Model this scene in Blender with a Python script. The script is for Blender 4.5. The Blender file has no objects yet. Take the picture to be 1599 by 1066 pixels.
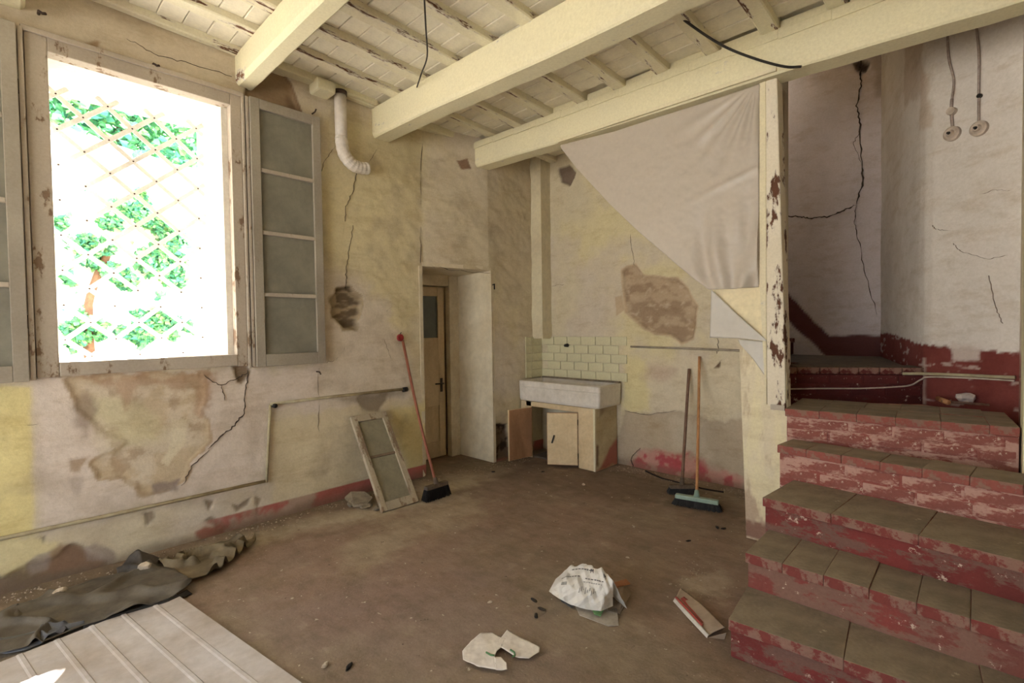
import bpy, bmesh, math, random
import numpy as np
from mathutils import Vector, Matrix
random.seed(7); RNG = np.random.RandomState(11)
SC = bpy.context.scene
COL = SC.collection
R = math.radians

# ------------------------------------------------------------------ camera
F_PX, W_PX, H_PX, CAM_H = 760.0, 1599.0, 1066.0, 1.5
YAW, PITCH, ROLL = R(43.5), R(-1.5), R(-0.83)
_f = np.array([-math.sin(YAW) * math.cos(PITCH), math.cos(YAW) * math.cos(PITCH), math.sin(PITCH)])
_r = np.array([math.cos(YAW), math.sin(YAW), 0.0]); _u = np.cross(_r, _f)
_r2 = _r * math.cos(ROLL) + _u * math.sin(ROLL); _u2 = -_r * math.sin(ROLL) + _u * math.cos(ROLL)
cd = bpy.data.cameras.new('camera'); cd.sensor_width = 36.0; cd.lens = F_PX / W_PX * 36.0
cd.clip_start = 0.05; cd.clip_end = 200
cam = bpy.data.objects.new('camera', cd); COL.objects.link(cam)
cam.matrix_world = Matrix(((_r2[0], _u2[0], -_f[0], 0), (_r2[1], _u2[1], -_f[1], 0), (_r2[2], _u2[2], -_f[2], CAM_H), (0, 0, 0, 1)))
SC.camera = cam

# ------------------------------------------------------------------ light and exposure
EXPOSURE = 1.62
SKY_STRENGTH = 2.0
SUN_STRENGTH = 24.0
SC.view_settings.view_transform = 'Standard'; SC.view_settings.look = 'None'
SC.view_settings.gamma = 1.0; SC.view_settings.use_curve_mapping = False
SC.view_settings.exposure = EXPOSURE
w = bpy.data.worlds.new('sky'); SC.world = w; w.use_nodes = True
nt = w.node_tree; nt.nodes.clear()
out = nt.nodes.new('ShaderNodeOutputWorld'); bg = nt.nodes.new('ShaderNodeBackground')
bg.inputs[0].default_value = (0.84, 0.92, 1.0, 1); bg.inputs[1].default_value = SKY_STRENGTH
nt.links.new(bg.outputs[0], out.inputs[0])
sl = bpy.data.lights.new('sun', 'SUN'); sl.energy = SUN_STRENGTH; sl.angle = R(0.6); sl.color = (1.0, 0.96, 0.91)
sun = bpy.data.objects.new('sun', sl); COL.objects.link(sun)
sd = Vector((0.871 * math.cos(R(46)), -0.491 * math.cos(R(46)), -math.sin(R(46))))
sun.rotation_euler = sd.to_track_quat('-Z', 'Y').to_euler(); sun.location = (-9, 5, 9)
SC.cycles.max_bounces = 14; SC.cycles.diffuse_bounces = 9; SC.cycles.transparent_max_bounces = 12
SC.cycles.use_denoising = True; SC.cycles.sample_clamp_indirect = 6.0
SC.cycles.caustics_reflective = False; SC.cycles.caustics_refractive = False

def portal(name, loc, rot, sx, sy):
    l = bpy.data.lights.new(name, 'AREA'); l.shape = 'RECTANGLE'; l.size = sx; l.size_y = sy
    l.cycles.is_portal = True
    o = bpy.data.objects.new(name, l); COL.objects.link(o); o.location = loc; o.rotation_euler = rot

# ------------------------------------------------------------------ measuring: photo point -> point on a real plane
def ray(x, y):
    return _r2 * ((x - 799.5) / F_PX) + _u2 * ((533 - y) / F_PX) + _f
def onx(x, y, X): d = ray(x, y); return Vector(np.array([0, 0, CAM_H]) + d * (X / d[0]))
def ony(x, y, Y): d = ray(x, y); return Vector(np.array([0, 0, CAM_H]) + d * (Y / d[1]))
def onz(x, y, Z=0.0): d = ray(x, y); return Vector(np.array([0, 0, CAM_H]) + d * ((Z - CAM_H) / d[2]))
XL, YB, YP = -4.08, 4.65, 3.6                       # left wall, sink wall, beam-and-post line
def xw(y):                                          # the left wall steps in beyond the doorway
    y = np.asarray(y, float)
    return XL + np.clip((y - 3.0) / 0.75, 0, 1) * 0.18
def onl(x, y, off=0.0):
    X = XL
    for _ in range(12): p = onx(x, y, X + off); X = float(xw(p.y))
    return p

# ------------------------------------------------------------------ numpy noise
def vnoise(u, v, seed=0):
    rs = np.random.RandomState(seed); T = rs.rand(256, 256)
    iu = np.floor(u).astype(int); iv = np.floor(v).astype(int); fu = u - iu; fv = v - iv
    fu = fu * fu * (3 - 2 * fu); fv = fv * fv * (3 - 2 * fv)
    a = T[iu % 256, iv % 256]; b = T[(iu + 1) % 256, iv % 256]; c = T[iu % 256, (iv + 1) % 256]; d = T[(iu + 1) % 256, (iv + 1) % 256]
    return (a * (1 - fu) + b * fu) * (1 - fv) + (c * (1 - fu) + d * fu) * fv
def fbm(u, v, s=1.0, seed=0, oct=5):
    u = np.asarray(u, float) * s + 37.3; v = np.asarray(v, float) * s + 11.7; t = 0; a = 0.5; n = 0
    for k in range(oct):
        t = t + a * vnoise(u, v, seed + k); n += a; a *= 0.55; u = u * 2.03; v = v * 2.03
    return t / n
def sstep(a, b, x): t = np.clip((x - a) / (b - a), 0, 1); return t * t * (3 - 2 * t)
def sdpoly(u, v, P):                                # negative inside
    P = np.array(P, float); n = len(P); d = np.full(u.shape, 1e9); ins = np.zeros(u.shape, bool)
    for i in range(n):
        a = P[i]; b = P[(i + 1) % n]; e = b - a; wu = u - a[0]; wv = v - a[1]
        t = np.clip((wu * e[0] + wv * e[1]) / max(e @ e, 1e-12), 0, 1)
        d = np.minimum(d, np.hypot(wu - e[0] * t, wv - e[1] * t))
        c = (a[1] > v) != (b[1] > v)
        with np.errstate(divide='ignore', invalid='ignore'):
            xi = (b[0] - a[0]) * (v - a[1]) / (b[1] - a[1]) + a[0]
        ins ^= c & (u < xi)
    return np.where(ins, -d, d)
SAT = 0.76
def lin(c):
    c = np.array(c, float) / 255.0; g = c @ np.array([0.3, 0.59, 0.11])
    c = g + (c - g) * SAT                                # old distemper is duller than it looks
    return np.where(c <= 0.04045, c / 12.92, ((c + 0.055) / 1.055) ** 2.4)
def L4(c): v = lin(c); return (float(v[0]), float(v[1]), float(v[2]), 1.0)

# ------------------------------------------------------------------ materials
MATS = {}
def _new(name):
    m = bpy.data.materials.new(name); m.use_nodes = True; t = m.node_tree; b = t.nodes['Principled BSDF']
    MATS[name] = m; return m, t, b
def _noise(t, scale, detail=6, rough=0.6, coord='Object', stretch=None):
    tc = t.nodes.new('ShaderNodeTexCoord'); n = t.nodes.new('ShaderNodeTexNoise')
    n.inputs['Scale'].default_value = scale; n.inputs['Detail'].default_value = detail; n.inputs['Roughness'].default_value = rough
    if stretch:
        mp = t.nodes.new('ShaderNodeMapping'); mp.inputs['Scale'].default_value = stretch
        t.links.new(tc.outputs[coord], mp.inputs[0]); t.links.new(mp.outputs[0], n.inputs['Vector'])
    else: t.links.new(tc.outputs[coord], n.inputs['Vector'])
    return n
def _ramp(t, fac, a, b, ca=(0, 0, 0, 1), cb=(1, 1, 1, 1)):
    r = t.nodes.new('ShaderNodeValToRGB'); r.color_ramp.elements[0].position = a; r.color_ramp.elements[1].position = b
    r.color_ramp.elements[0].color = ca; r.color_ramp.elements[1].color = cb; t.links.new(fac, r.inputs[0]); return r
def _mix(t, fac, a, b, mode='MIX'):
    m = t.nodes.new('ShaderNodeMix'); m.data_type = 'RGBA'; m.blend_type = mode
    for s, v in ((0, fac), (6, a), (7, b)):
        if hasattr(v, 'is_output') or isinstance(v, bpy.types.NodeSocket): t.links.new(v, m.inputs[s])
        else: m.inputs[s].default_value = v
    return m.outputs[2]
def _bump(t, b, h, strength, dist=0.01):
    bp = t.nodes.new('ShaderNodeBump'); bp.inputs['Strength'].default_value = strength; bp.inputs['Distance'].default_value = dist
    t.links.new(h, bp.inputs['Height']); t.links.new(bp.outputs[0], b.inputs['Normal'])
def mat(name, c1, c2=None, scale=12, rough=0.8, bump=0.25, lo=0.4, hi=0.65, metal=0.0, stretch=None, spec=0.3, detail=8):
    m, t, b = _new(name); b.inputs['Roughness'].default_value = rough; b.inputs['Metallic'].default_value = metal
    b.inputs['Specular IOR Level'].default_value = spec
    n = _noise(t, scale, detail, 0.6, stretch=stretch)
    r = _ramp(t, n.outputs[0], lo, hi, L4(c1), L4(c2 or [x * 0.9 for x in c1]))
    n2 = _noise(t, scale * 6, 4, 0.7); r2 = _ramp(t, n2.outputs[0], 0.25, 0.75, (0.86, 0.86, 0.86, 1), (1.08, 1.08, 1.08, 1))
    t.links.new(_mix(t, 1.0, r.outputs[0], r2.outputs[0], 'MULTIPLY'), b.inputs['Base Color'])
    if bump: _bump(t, b, n2.outputs[0], bump, 0.006)
    return m
def peel(name, paint, wood, under=None, amount=0.42, scale=5, stretch=(1, 1, 1), paint2=None, rough=0.75):
    """flaking paint over wood: two sharp noise thresholds"""
    m, t, b = _new(name); b.inputs['Roughness'].default_value = rough; b.inputs['Specular IOR Level'].default_value = 0.25
    n = _noise(t, scale, 10, 0.68, stretch=stretch)
    big = _noise(t, 1.7, 4, 0.6)
    tint = _ramp(t, big.outputs[0], 0.35, 0.7, L4(paint), L4(paint2 or [x * 0.93 for x in paint]))
    k = _ramp(t, n.outputs[0], amount - 0.012, amount + 0.012, (1, 1, 1, 1), (0, 0, 0, 1))
    k2 = _ramp(t, n.outputs[0], amount + 0.02, amount + 0.035, (1, 1, 1, 1), (0, 0, 0, 1))
    c = _mix(t, k2.outputs[0], tint.outputs[0], L4(under or [min(255, x * 1.03) for x in paint]))
    c = _mix(t, k.outputs[0], c, L4(wood))
    g = _noise(t, 60, 4, 0.7); gr = _ramp(t, g.outputs[0], 0.2, 0.8, (0.85, 0.84, 0.82, 1), (1.06, 1.06, 1.06, 1))
    t.links.new(_mix(t, 1.0, c, gr.outputs[0], 'MULTIPLY'), b.inputs['Base Color'])
    h = t.nodes.new('ShaderNodeMath'); h.operation = 'SUBTRACT'; h.inputs[0].default_value = 1.0; t.links.new(k.outputs[0], h.inputs[1])
    _bump(t, b, h.outputs[0], 0.5, 0.004)
    return m
def attr_mat(name, rough=0.92, bump=0.35, fine=55, spec=0.2):
    m, t, b = _new(name); b.inputs['Roughness'].default_value = rough; b.inputs['Specular IOR Level'].default_value = spec
    a = t.nodes.new('ShaderNodeAttribute'); a.attribute_name = 'paint'
    n = _noise(t, fine, 6, 0.7); r = _ramp(t, n.outputs[0], 0.2, 0.8, (0.86, 0.85, 0.83, 1), (1.07, 1.07, 1.07, 1))
    n3 = _noise(t, 9, 8, 0.7); r3 = _ramp(t, n3.outputs[0], 0.3, 0.7, (0.93, 0.92, 0.9, 1), (1.04, 1.04, 1.04, 1))
    n5 = _noise(t, 3.2, 9, 0.75, stretch=(1, .6, 2.4)); r5 = _ramp(t, n5.outputs[0], 0.36, 0.5, (.84, .80, .74, 1), (1, 1, 1, 1))
    c = _mix(t, 1.0, a.outputs['Color'], r.outputs[0], 'MULTIPLY'); c = _mix(t, .8, c, r5.outputs[0], 'MULTIPLY'); c = _mix(t, 1.0, c, r3.outputs[0], 'MULTIPLY')
    t.links.new(c, b.inputs['Base Color'])
    ad = t.nodes.new('ShaderNodeMath'); ad.operation = 'ADD'; t.links.new(n.outputs[0], ad.inputs[0]); t.links.new(n3.outputs[0], ad.inputs[1])
    _bump(t, b, ad.outputs[0], bump, 0.006)
    return m

# ------------------------------------------------------------------ mesh helpers
LOC = {}
def _link(o, parent):
    COL.objects.link(o)
    if parent is not None:
        o.parent = parent; o.matrix_parent_inverse = Matrix.Translation(-LOC[parent.name])
    LOC[o.name] = Vector(o.location)
    return o
def tag(o, label=None, cat=None, group=None, kind=None):
    if label: o['label'] = label
    if cat: o['category'] = cat
    if group: o['group'] = group
    if kind: o['kind'] = kind
    return o
def thing(name, loc, label=None, cat=None, group=None, kind=None):
    o = bpy.data.objects.new(name, None); o.location = Vector(loc); o.empty_display_size = 0.1
    _link(o, None); return tag(o, label, cat, group, kind)
def mk(name, verts, faces, m, parent=None, smooth=False, kind=None, colors=None):
    V = np.array(verts, dtype=float); c = (V.min(0) + V.max(0)) / 2; V = V - c
    me = bpy.data.meshes.new(name)
    if isinstance(faces, np.ndarray):
        n = len(faces); k = faces.shape[1]
        me.vertices.add(len(V)); me.vertices.foreach_set('co', V.ravel())
        me.loops.add(n * k); me.loops.foreach_set('vertex_index', faces.ravel().astype(np.int32))
        me.polygons.add(n); me.polygons.foreach_set('loop_start', np.arange(0, n * k, k, dtype=np.int32))
        me.update(calc_edges=True); me.validate()
    else:
        me.from_pydata([tuple(v) for v in V], [], faces); me.update()
    if colors is not None:
        ca = me.color_attributes.new('paint', 'FLOAT_COLOR', 'POINT')
        ca.data.foreach_set('color', np.concatenate([colors, np.ones((len(colors), 1))], 1).astype(np.float32).ravel())
    if smooth: me.polygons.foreach_set('use_smooth', np.ones(len(me.polygons), bool))
    for x in (m if isinstance(m, (list, tuple)) else [m]): me.materials.append(x)
    o = bpy.data.objects.new(name, me); o.location = Vector(c); _link(o, parent)
    if kind: o['kind'] = kind
    return o
def frombm(name, bm, m, parent=None, smooth=False, kind=None):
    bmesh.ops.recalc_face_normals(bm, faces=bm.faces[:])
    V = [v.co.copy() for v in bm.verts]; idx = {v: i for i, v in enumerate(bm.verts)}
    Fc = [[idx[v] for v in f.verts] for f in bm.faces]; bm.free()
    return mk(name, V, Fc, m, parent, smooth, kind)
def bm_box(bm, lo, hi, bevel=0.0, M=None, seg=2):
    b = bmesh.new(); bmesh.ops.create_cube(b, size=1.0)
    lo = Vector(lo); hi = Vector(hi)
    for v in b.verts: v.co = Vector((lo[i] + (v.co[i] + 0.5) * (hi[i] - lo[i]) for i in range(3)))
    if bevel: bmesh.ops.bevel(b, geom=b.edges[:], offset=bevel, segments=seg, affect='EDGES', profile=0.6)
    if M is not None: b.transform(M)
    me = bpy.data.meshes.new('t'); b.to_mesh(me); b.free(); bm.from_mesh(me); bpy.data.meshes.remove(me)
def box(name, lo, hi, m, parent=None, bevel=0.004, M=None, kind=None, jit=0.0):
    bm = bmesh.new(); bm_box(bm, lo, hi, bevel, M)
    if jit:
        for v in bm.verts: v.co += Vector((random.uniform(-jit, jit) for _ in range(3)))
    return frombm(name, bm, m, parent, False, kind)
def frame_of(z, up=Vector((0, 0, 1))):
    z = z.normalized(); x = up.cross(z)
    if x.length < 1e-4: x = Vector((1, 0, 0)).cross(z)
    x.normalize(); return x, z.cross(x), z
def bm_tube(bm, pts, r, n=10, cap=True):
    pts = [Vector(p) for p in pts]; rs = r if isinstance(r, (list, tuple)) else [r] * len(pts); rings = []
    px_ = None
    for i, p in enumerate(pts):
        d = (pts[min(i + 1, len(pts) - 1)] - pts[max(i - 1, 0)])
        if px_ is None: x, y, z = frame_of(d)
        else:
            z = d.normalized(); x = (px_ - z * px_.dot(z)); x.normalize(); y = z.cross(x)
        px_ = x
        rings.append([bm.verts.new(p + (x * math.cos(a) + y * math.sin(a)) * rs[i]) for a in (2 * math.pi * k / n for k in range(n))])
    for a, b in zip(rings, rings[1:]):
        for k in range(n): bm.faces.new((a[k], a[(k + 1) % n], b[(k + 1) % n], b[k]))
    if cap: bm.faces.new(rings[0][::-1]); bm.faces.new(rings[-1])
def tube(name, pts, r, m, parent=None, n=10, smooth=True):
    bm = bmesh.new(); bm_tube(bm, pts, r, n); return frombm(name, bm, m, parent, smooth)
def spline(P, n=8):
    P = [Vector(p) for p in P]; o = []
    for i in range(len(P) - 1):
        p0 = P[max(i - 1, 0)]; p1 = P[i]; p2 = P[i + 1]; p3 = P[min(i + 2, len(P) - 1)]
        for k in range(n):
            t = k / n
            o.append(0.5 * ((2 * p1) + (p2 - p0) * t + (2 * p0 - 5 * p1 + 4 * p2 - p3) * t * t + (3 * p1 - p0 - 3 * p2 + p3) * t ** 3))
    return o + [P[-1]]
def prism(name, poly, d, m, parent=None, bevel=0.0, smooth=False):
    """planar polygon (list of Vectors) given depth along vector d"""
    bm = bmesh.new(); vs = [bm.verts.new(p) for p in poly]; f = bm.faces.new(vs)
    r = bmesh.ops.extrude_face_region(bm, geom=[f])
    for v in r['geom']:
        if isinstance(v, bmesh.types.BMVert): v.co += Vector(d)
    if bevel: bmesh.ops.bevel(bm, geom=bm.edges[:], offset=bevel, segments=2, affect='EDGES')
    return frombm(name, bm, m, parent, smooth)
def resample(P, n):
    P = [np.array(p, float) for p in P]; s = [0]
    for a, b in zip(P, P[1:]): s.append(s[-1] + np.linalg.norm(b - a))
    s = np.array(s) / s[-1]; A = np.array(P); t = np.linspace(0, 1, n)
    return np.stack([np.interp(t, s, A[:, k]) for k in range(3)], 1)
def ruled(name, A, B, m, parent=None, nu=60, nv=30, dz=None, thick=0.004, tdir=(0, 0, -1), smooth=True):
    """sheet between two edge polylines; dz(u,v,P)->offset array; closed with thickness"""
    a = resample(A, nu); b = resample(B, nu); v = np.linspace(0, 1, nv)[:, None, None]
    P = a[None] * (1 - v) + b[None] * v
    U, Vv = np.meshgrid(np.linspace(0, 1, nu), np.linspace(0, 1, nv))
    if dz is not None: P = P + dz(U, Vv, P)
    top = P.reshape(-1, 3); bot = top + np.array(tdir) * thick; N = nu * nv; V = np.concatenate([top, bot])
    i, j = np.meshgrid(np.arange(nu - 1), np.arange(nv - 1)); q = (j * nu + i).ravel()
    f1 = np.stack([q, q + 1, q + nu + 1, q + nu], 1); f2 = f1[:, ::-1] + N
    ring = list(range(nu)) + [nu * k + nu - 1 for k in range(1, nv)] + list(range(N - 2, N - nu - 1, -1)) + [nu * k for k in range(nv - 2, 0, -1)]
    rr = np.array(ring); r2 = np.roll(rr, -1); f3 = np.stack([r2, rr, rr + N, r2 + N], 1)
    return mk(name, V, np.concatenate([f1, f2, f3]), m, parent, smooth)
def grid(name, fn, u0, u1, v0, v1, res, paint, m, holes=(), flip=False, kind='structure', parent=None):
    """wall or floor surface: fn(u,v,depth)->xyz; paint(u,v)->(rgb, depth)"""
    def axis(a, b, cuts):
        xs = np.linspace(a, b, max(2, int(round((b - a) / res)) + 1))
        for c in cuts:
            if a < c < b: xs[np.argmin(abs(xs - c))] = c
        return xs
    us = axis(u0, u1, [h[k] for h in holes for k in (0, 1)]); vs = axis(v0, v1, [h[k] for h in holes for k in (2, 3)])
    U, V = np.meshgrid(us, vs); nu = len(us); nv = len(vs)
    rgb, dep = paint(U.ravel(), V.ravel()); P = fn(U.ravel(), V.ravel(), dep)
    i, j = np.meshgrid(np.arange(nu - 1), np.arange(nv - 1)); q = (j * nu + i).ravel()
    f = np.stack([q, q + 1, q + nu + 1, q + nu], 1)
    cu = (us[i] + us[i + 1]).ravel() / 2; cv = (vs[j] + vs[j + 1]).ravel() / 2; keep = np.ones(len(f), bool)
    for h in holes: keep &= ~((cu > h[0]) & (cu < h[1]) & (cv > h[2]) & (cv < h[3]))
    f = f[keep]
    if flip: f = f[:, ::-1]
    return mk(name, P, f, m, parent, True, kind, rgb)
class Paint:
    def __init__(s, u, v, base): s.u = u; s.v = v; s.c = np.tile(lin(base), (len(u), 1)); s.d = np.zeros(len(u))
    def blend(s, k, col): k = k[:, None]; s.c = s.c * (1 - k) + lin(col) * k
    def clouds(s, col, sc, lo, hi, seed, amt=1.0): s.blend(amt * sstep(lo, hi, fbm(s.u, s.v, sc, seed)), col)
    def region(s, P, col, soft=0.02, rag=0.05, seed=0, amt=1.0, depth=0.0, nsc=9, rim=None):
        sd = sdpoly(s.u, s.v, P) + (fbm(s.u, s.v, nsc, seed) - 0.5) * 2 * rag
        if rim is not None: s.blend(amt * (1 - sstep(0.012, 0.03, abs(sd))), rim)
        k = 1 - sstep(-soft, soft, sd); s.blend(k * amt, col)
        if depth: s.d += depth * (1 - sstep(-0.012, 0.012, sd))
        return k
def jitter_line(P, n=7, amp=0.006):
    o = []
    for a, b in zip(P, P[1:]):
        for k in range(n): o.append(a.lerp(b, k / n))
    o.append(P[-1]); return o
def crack(pts, width, normal, m, parent, amp=0.008, name='crack'):
    """thin open fissure: an irregular dark band just proud of the plaster"""
    P = jitter_line([Vector(p) for p in pts]); nrm = Vector(normal).normalized(); V = []
    for i, p in enumerate(P):
        d = (P[min(i + 1, len(P) - 1)] - P[max(i - 1, 0)]).normalized(); s = d.cross(nrm).normalized()
        q = p + s * random.uniform(-amp, amp); e = min(i, len(P) - 1 - i); wd = 0.62 * width * random.uniform(0.35, 1.0) * min(1, (e + 0.6) / 3)
        V += [q + s * wd / 2 + nrm * 0.002, q + nrm * 0.0035, q - s * wd / 2 + nrm * 0.002, q - nrm * 0.012]
    Fc = []
    for i in range(len(P) - 1):
        a = 4 * i
        for k in range(4): Fc.append((a + k, a + (k + 1) % 4, a + 4 + (k + 1) % 4, a + 4 + k))
    return mk(name, V, Fc, m, parent)

# ------------------------------------------------------------------ shared materials
M_wall = attr_mat('old_painted_plaster'); M_floor = attr_mat('dusty_concrete', 0.85, 0.45, 80)
def specks(m, col, dark):
    t = m.node_tree; b = t.nodes['Principled BSDF']; src = b.inputs['Base Color'].links[0].from_socket
    n = _noise(t, 24, 3, .55); k = _ramp(t, n.outputs[0], .69, .72); c = _mix(t, k.outputs[0], src, L4(col))
    n2 = _noise(t, 17, 4, .6); k2 = _ramp(t, n2.outputs[0], .30, .27); k2.color_ramp.elements[0].color = (1, 1, 1, 1); k2.color_ramp.elements[1].color = (0, 0, 0, 1)
    k2.color_ramp.elements[0].position = .27; k2.color_ramp.elements[1].position = .31; c = _mix(t, k2.outputs[0], c, L4(dark))
    n3 = _noise(t, 5, 10, .78, stretch=(1, 2, 1)); k3 = _ramp(t, n3.outputs[0], .38, .62, (.84, .83, .82, 1), (1.12, 1.12, 1.12, 1)); c = _mix(t, 1.0, c, k3.outputs[0], 'MULTIPLY'); t.links.new(c, b.inputs['Base Color'])
specks(M_floor, (196, 182, 160), (92, 76, 64))
M_crack = mat('crack_shadow', (88, 70, 56), (60, 48, 40), 30)
M_cream = peel('cream_peeling_paint', (226, 214, 172), (112, 70, 44), (214, 206, 190), 0.30, 6, (1, 1, 1), (220, 208, 178))
M_beam = peel('cream_beam_paint', (228, 219, 178), (128, 82, 52), (212, 206, 186), 0.335, 5, (0.5, 1, 1), (222, 214, 178))
M_joist = peel('cream_joist_paint', (232, 226, 194), (112, 68, 42), (220, 212, 196), 0.40, 6, (2, 0.35, 2), (218, 206, 180))
M_ctile = mat('painted_ceiling_tile', (236, 228, 204), (224, 216, 194), 4, 0.9, 0.2)
M_frame = peel('weathered_window_paint', (190, 176, 158), (132, 104, 80), (176, 160, 140), 0.41, 6, (1, 1, 0.5), (172, 158, 142))
M_sash = peel('grey_sash_paint', (168, 158, 142), (128, 104, 82), (160, 146, 128), 0.33, 8, (1, 1, 0.4), (150, 138, 122))
M_reveal = mat('white_reveal_plaster', (232, 226, 214), (220, 212, 198), 6)

# ================================================================== STRUCTURE
XR, YR, ZC = 2.6, -3.2, 3.588
def cz(x, y): return -0.023 * (x + 4.08) - 0.03 * (y - 3.6)      # the old ceiling sags to the right and towards the back
# ---- floor
def pl(pts, Z=0.0): return [tuple(onz(a, b, Z).xy) for a, b in pts]
def paint_floor(u, v):
    p = Paint(u, v, (152, 134, 112))
    p.clouds((154, 120, 104), 0.9, 0.40, 0.68, 3, 0.65)          # worn red oxide paint
    p.clouds((140, 118, 98), 2.5, 0.42, 0.74, 9, 0.6)
    p.region(pl([(240, 900), (470, 830), (600, 810), (700, 770), (800, 735), (760, 715), (560, 790), (330, 840)]), (188, 172, 146), 0.12, 0.12, 21, 0.85)
    p.region(pl([(330, 960), (560, 900), (760, 900), (900, 1060), (560, 1066), (420, 1020)]), (150, 124, 118), 0.3, 0.25, 23, 0.5)
    p.region(pl([(560, 890), (540, 850), (640, 800), (730, 770), (760, 800), (640, 850)]), (180, 162, 136), 0.15, 0.15, 24, 0.65)
    p.region(pl([(1060, 905), (1120, 890), (1150, 905), (1120, 930), (1070, 925)]), (190, 172, 148), 0.04, 0.07, 25, 0.6, nsc=14)
    p.region(pl([(985, 985), (1010, 980), (1005, 1000)]), (190, 172, 148), 0.03, 0.05, 26, 0.5, nsc=14)
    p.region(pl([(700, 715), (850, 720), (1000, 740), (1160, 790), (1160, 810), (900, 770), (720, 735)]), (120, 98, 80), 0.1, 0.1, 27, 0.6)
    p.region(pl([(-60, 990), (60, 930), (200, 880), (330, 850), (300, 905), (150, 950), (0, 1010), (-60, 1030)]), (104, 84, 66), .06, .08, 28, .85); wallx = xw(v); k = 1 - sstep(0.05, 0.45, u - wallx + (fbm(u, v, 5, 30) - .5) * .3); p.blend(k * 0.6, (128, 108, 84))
    sp = sstep(0.66, 0.78, fbm(u, v, 11, 33, 5)); p.blend(sp * 0.22, (186, 168, 144))
    sp = sstep(0.62, 0.76, fbm(u, v, 7, 35, 5)); p.blend(sp * 0.3, (120, 100, 84))
    return p.c, (fbm(u, v, 2.2, 41) - 0.5) * 0.02
floor = grid('floor', lambda u, v, d: np.stack([u, v, -np.abs(d) * 0.6], 1), -4.86, XR, YR, 6.2, 0.02, paint_floor, M_floor)

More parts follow.
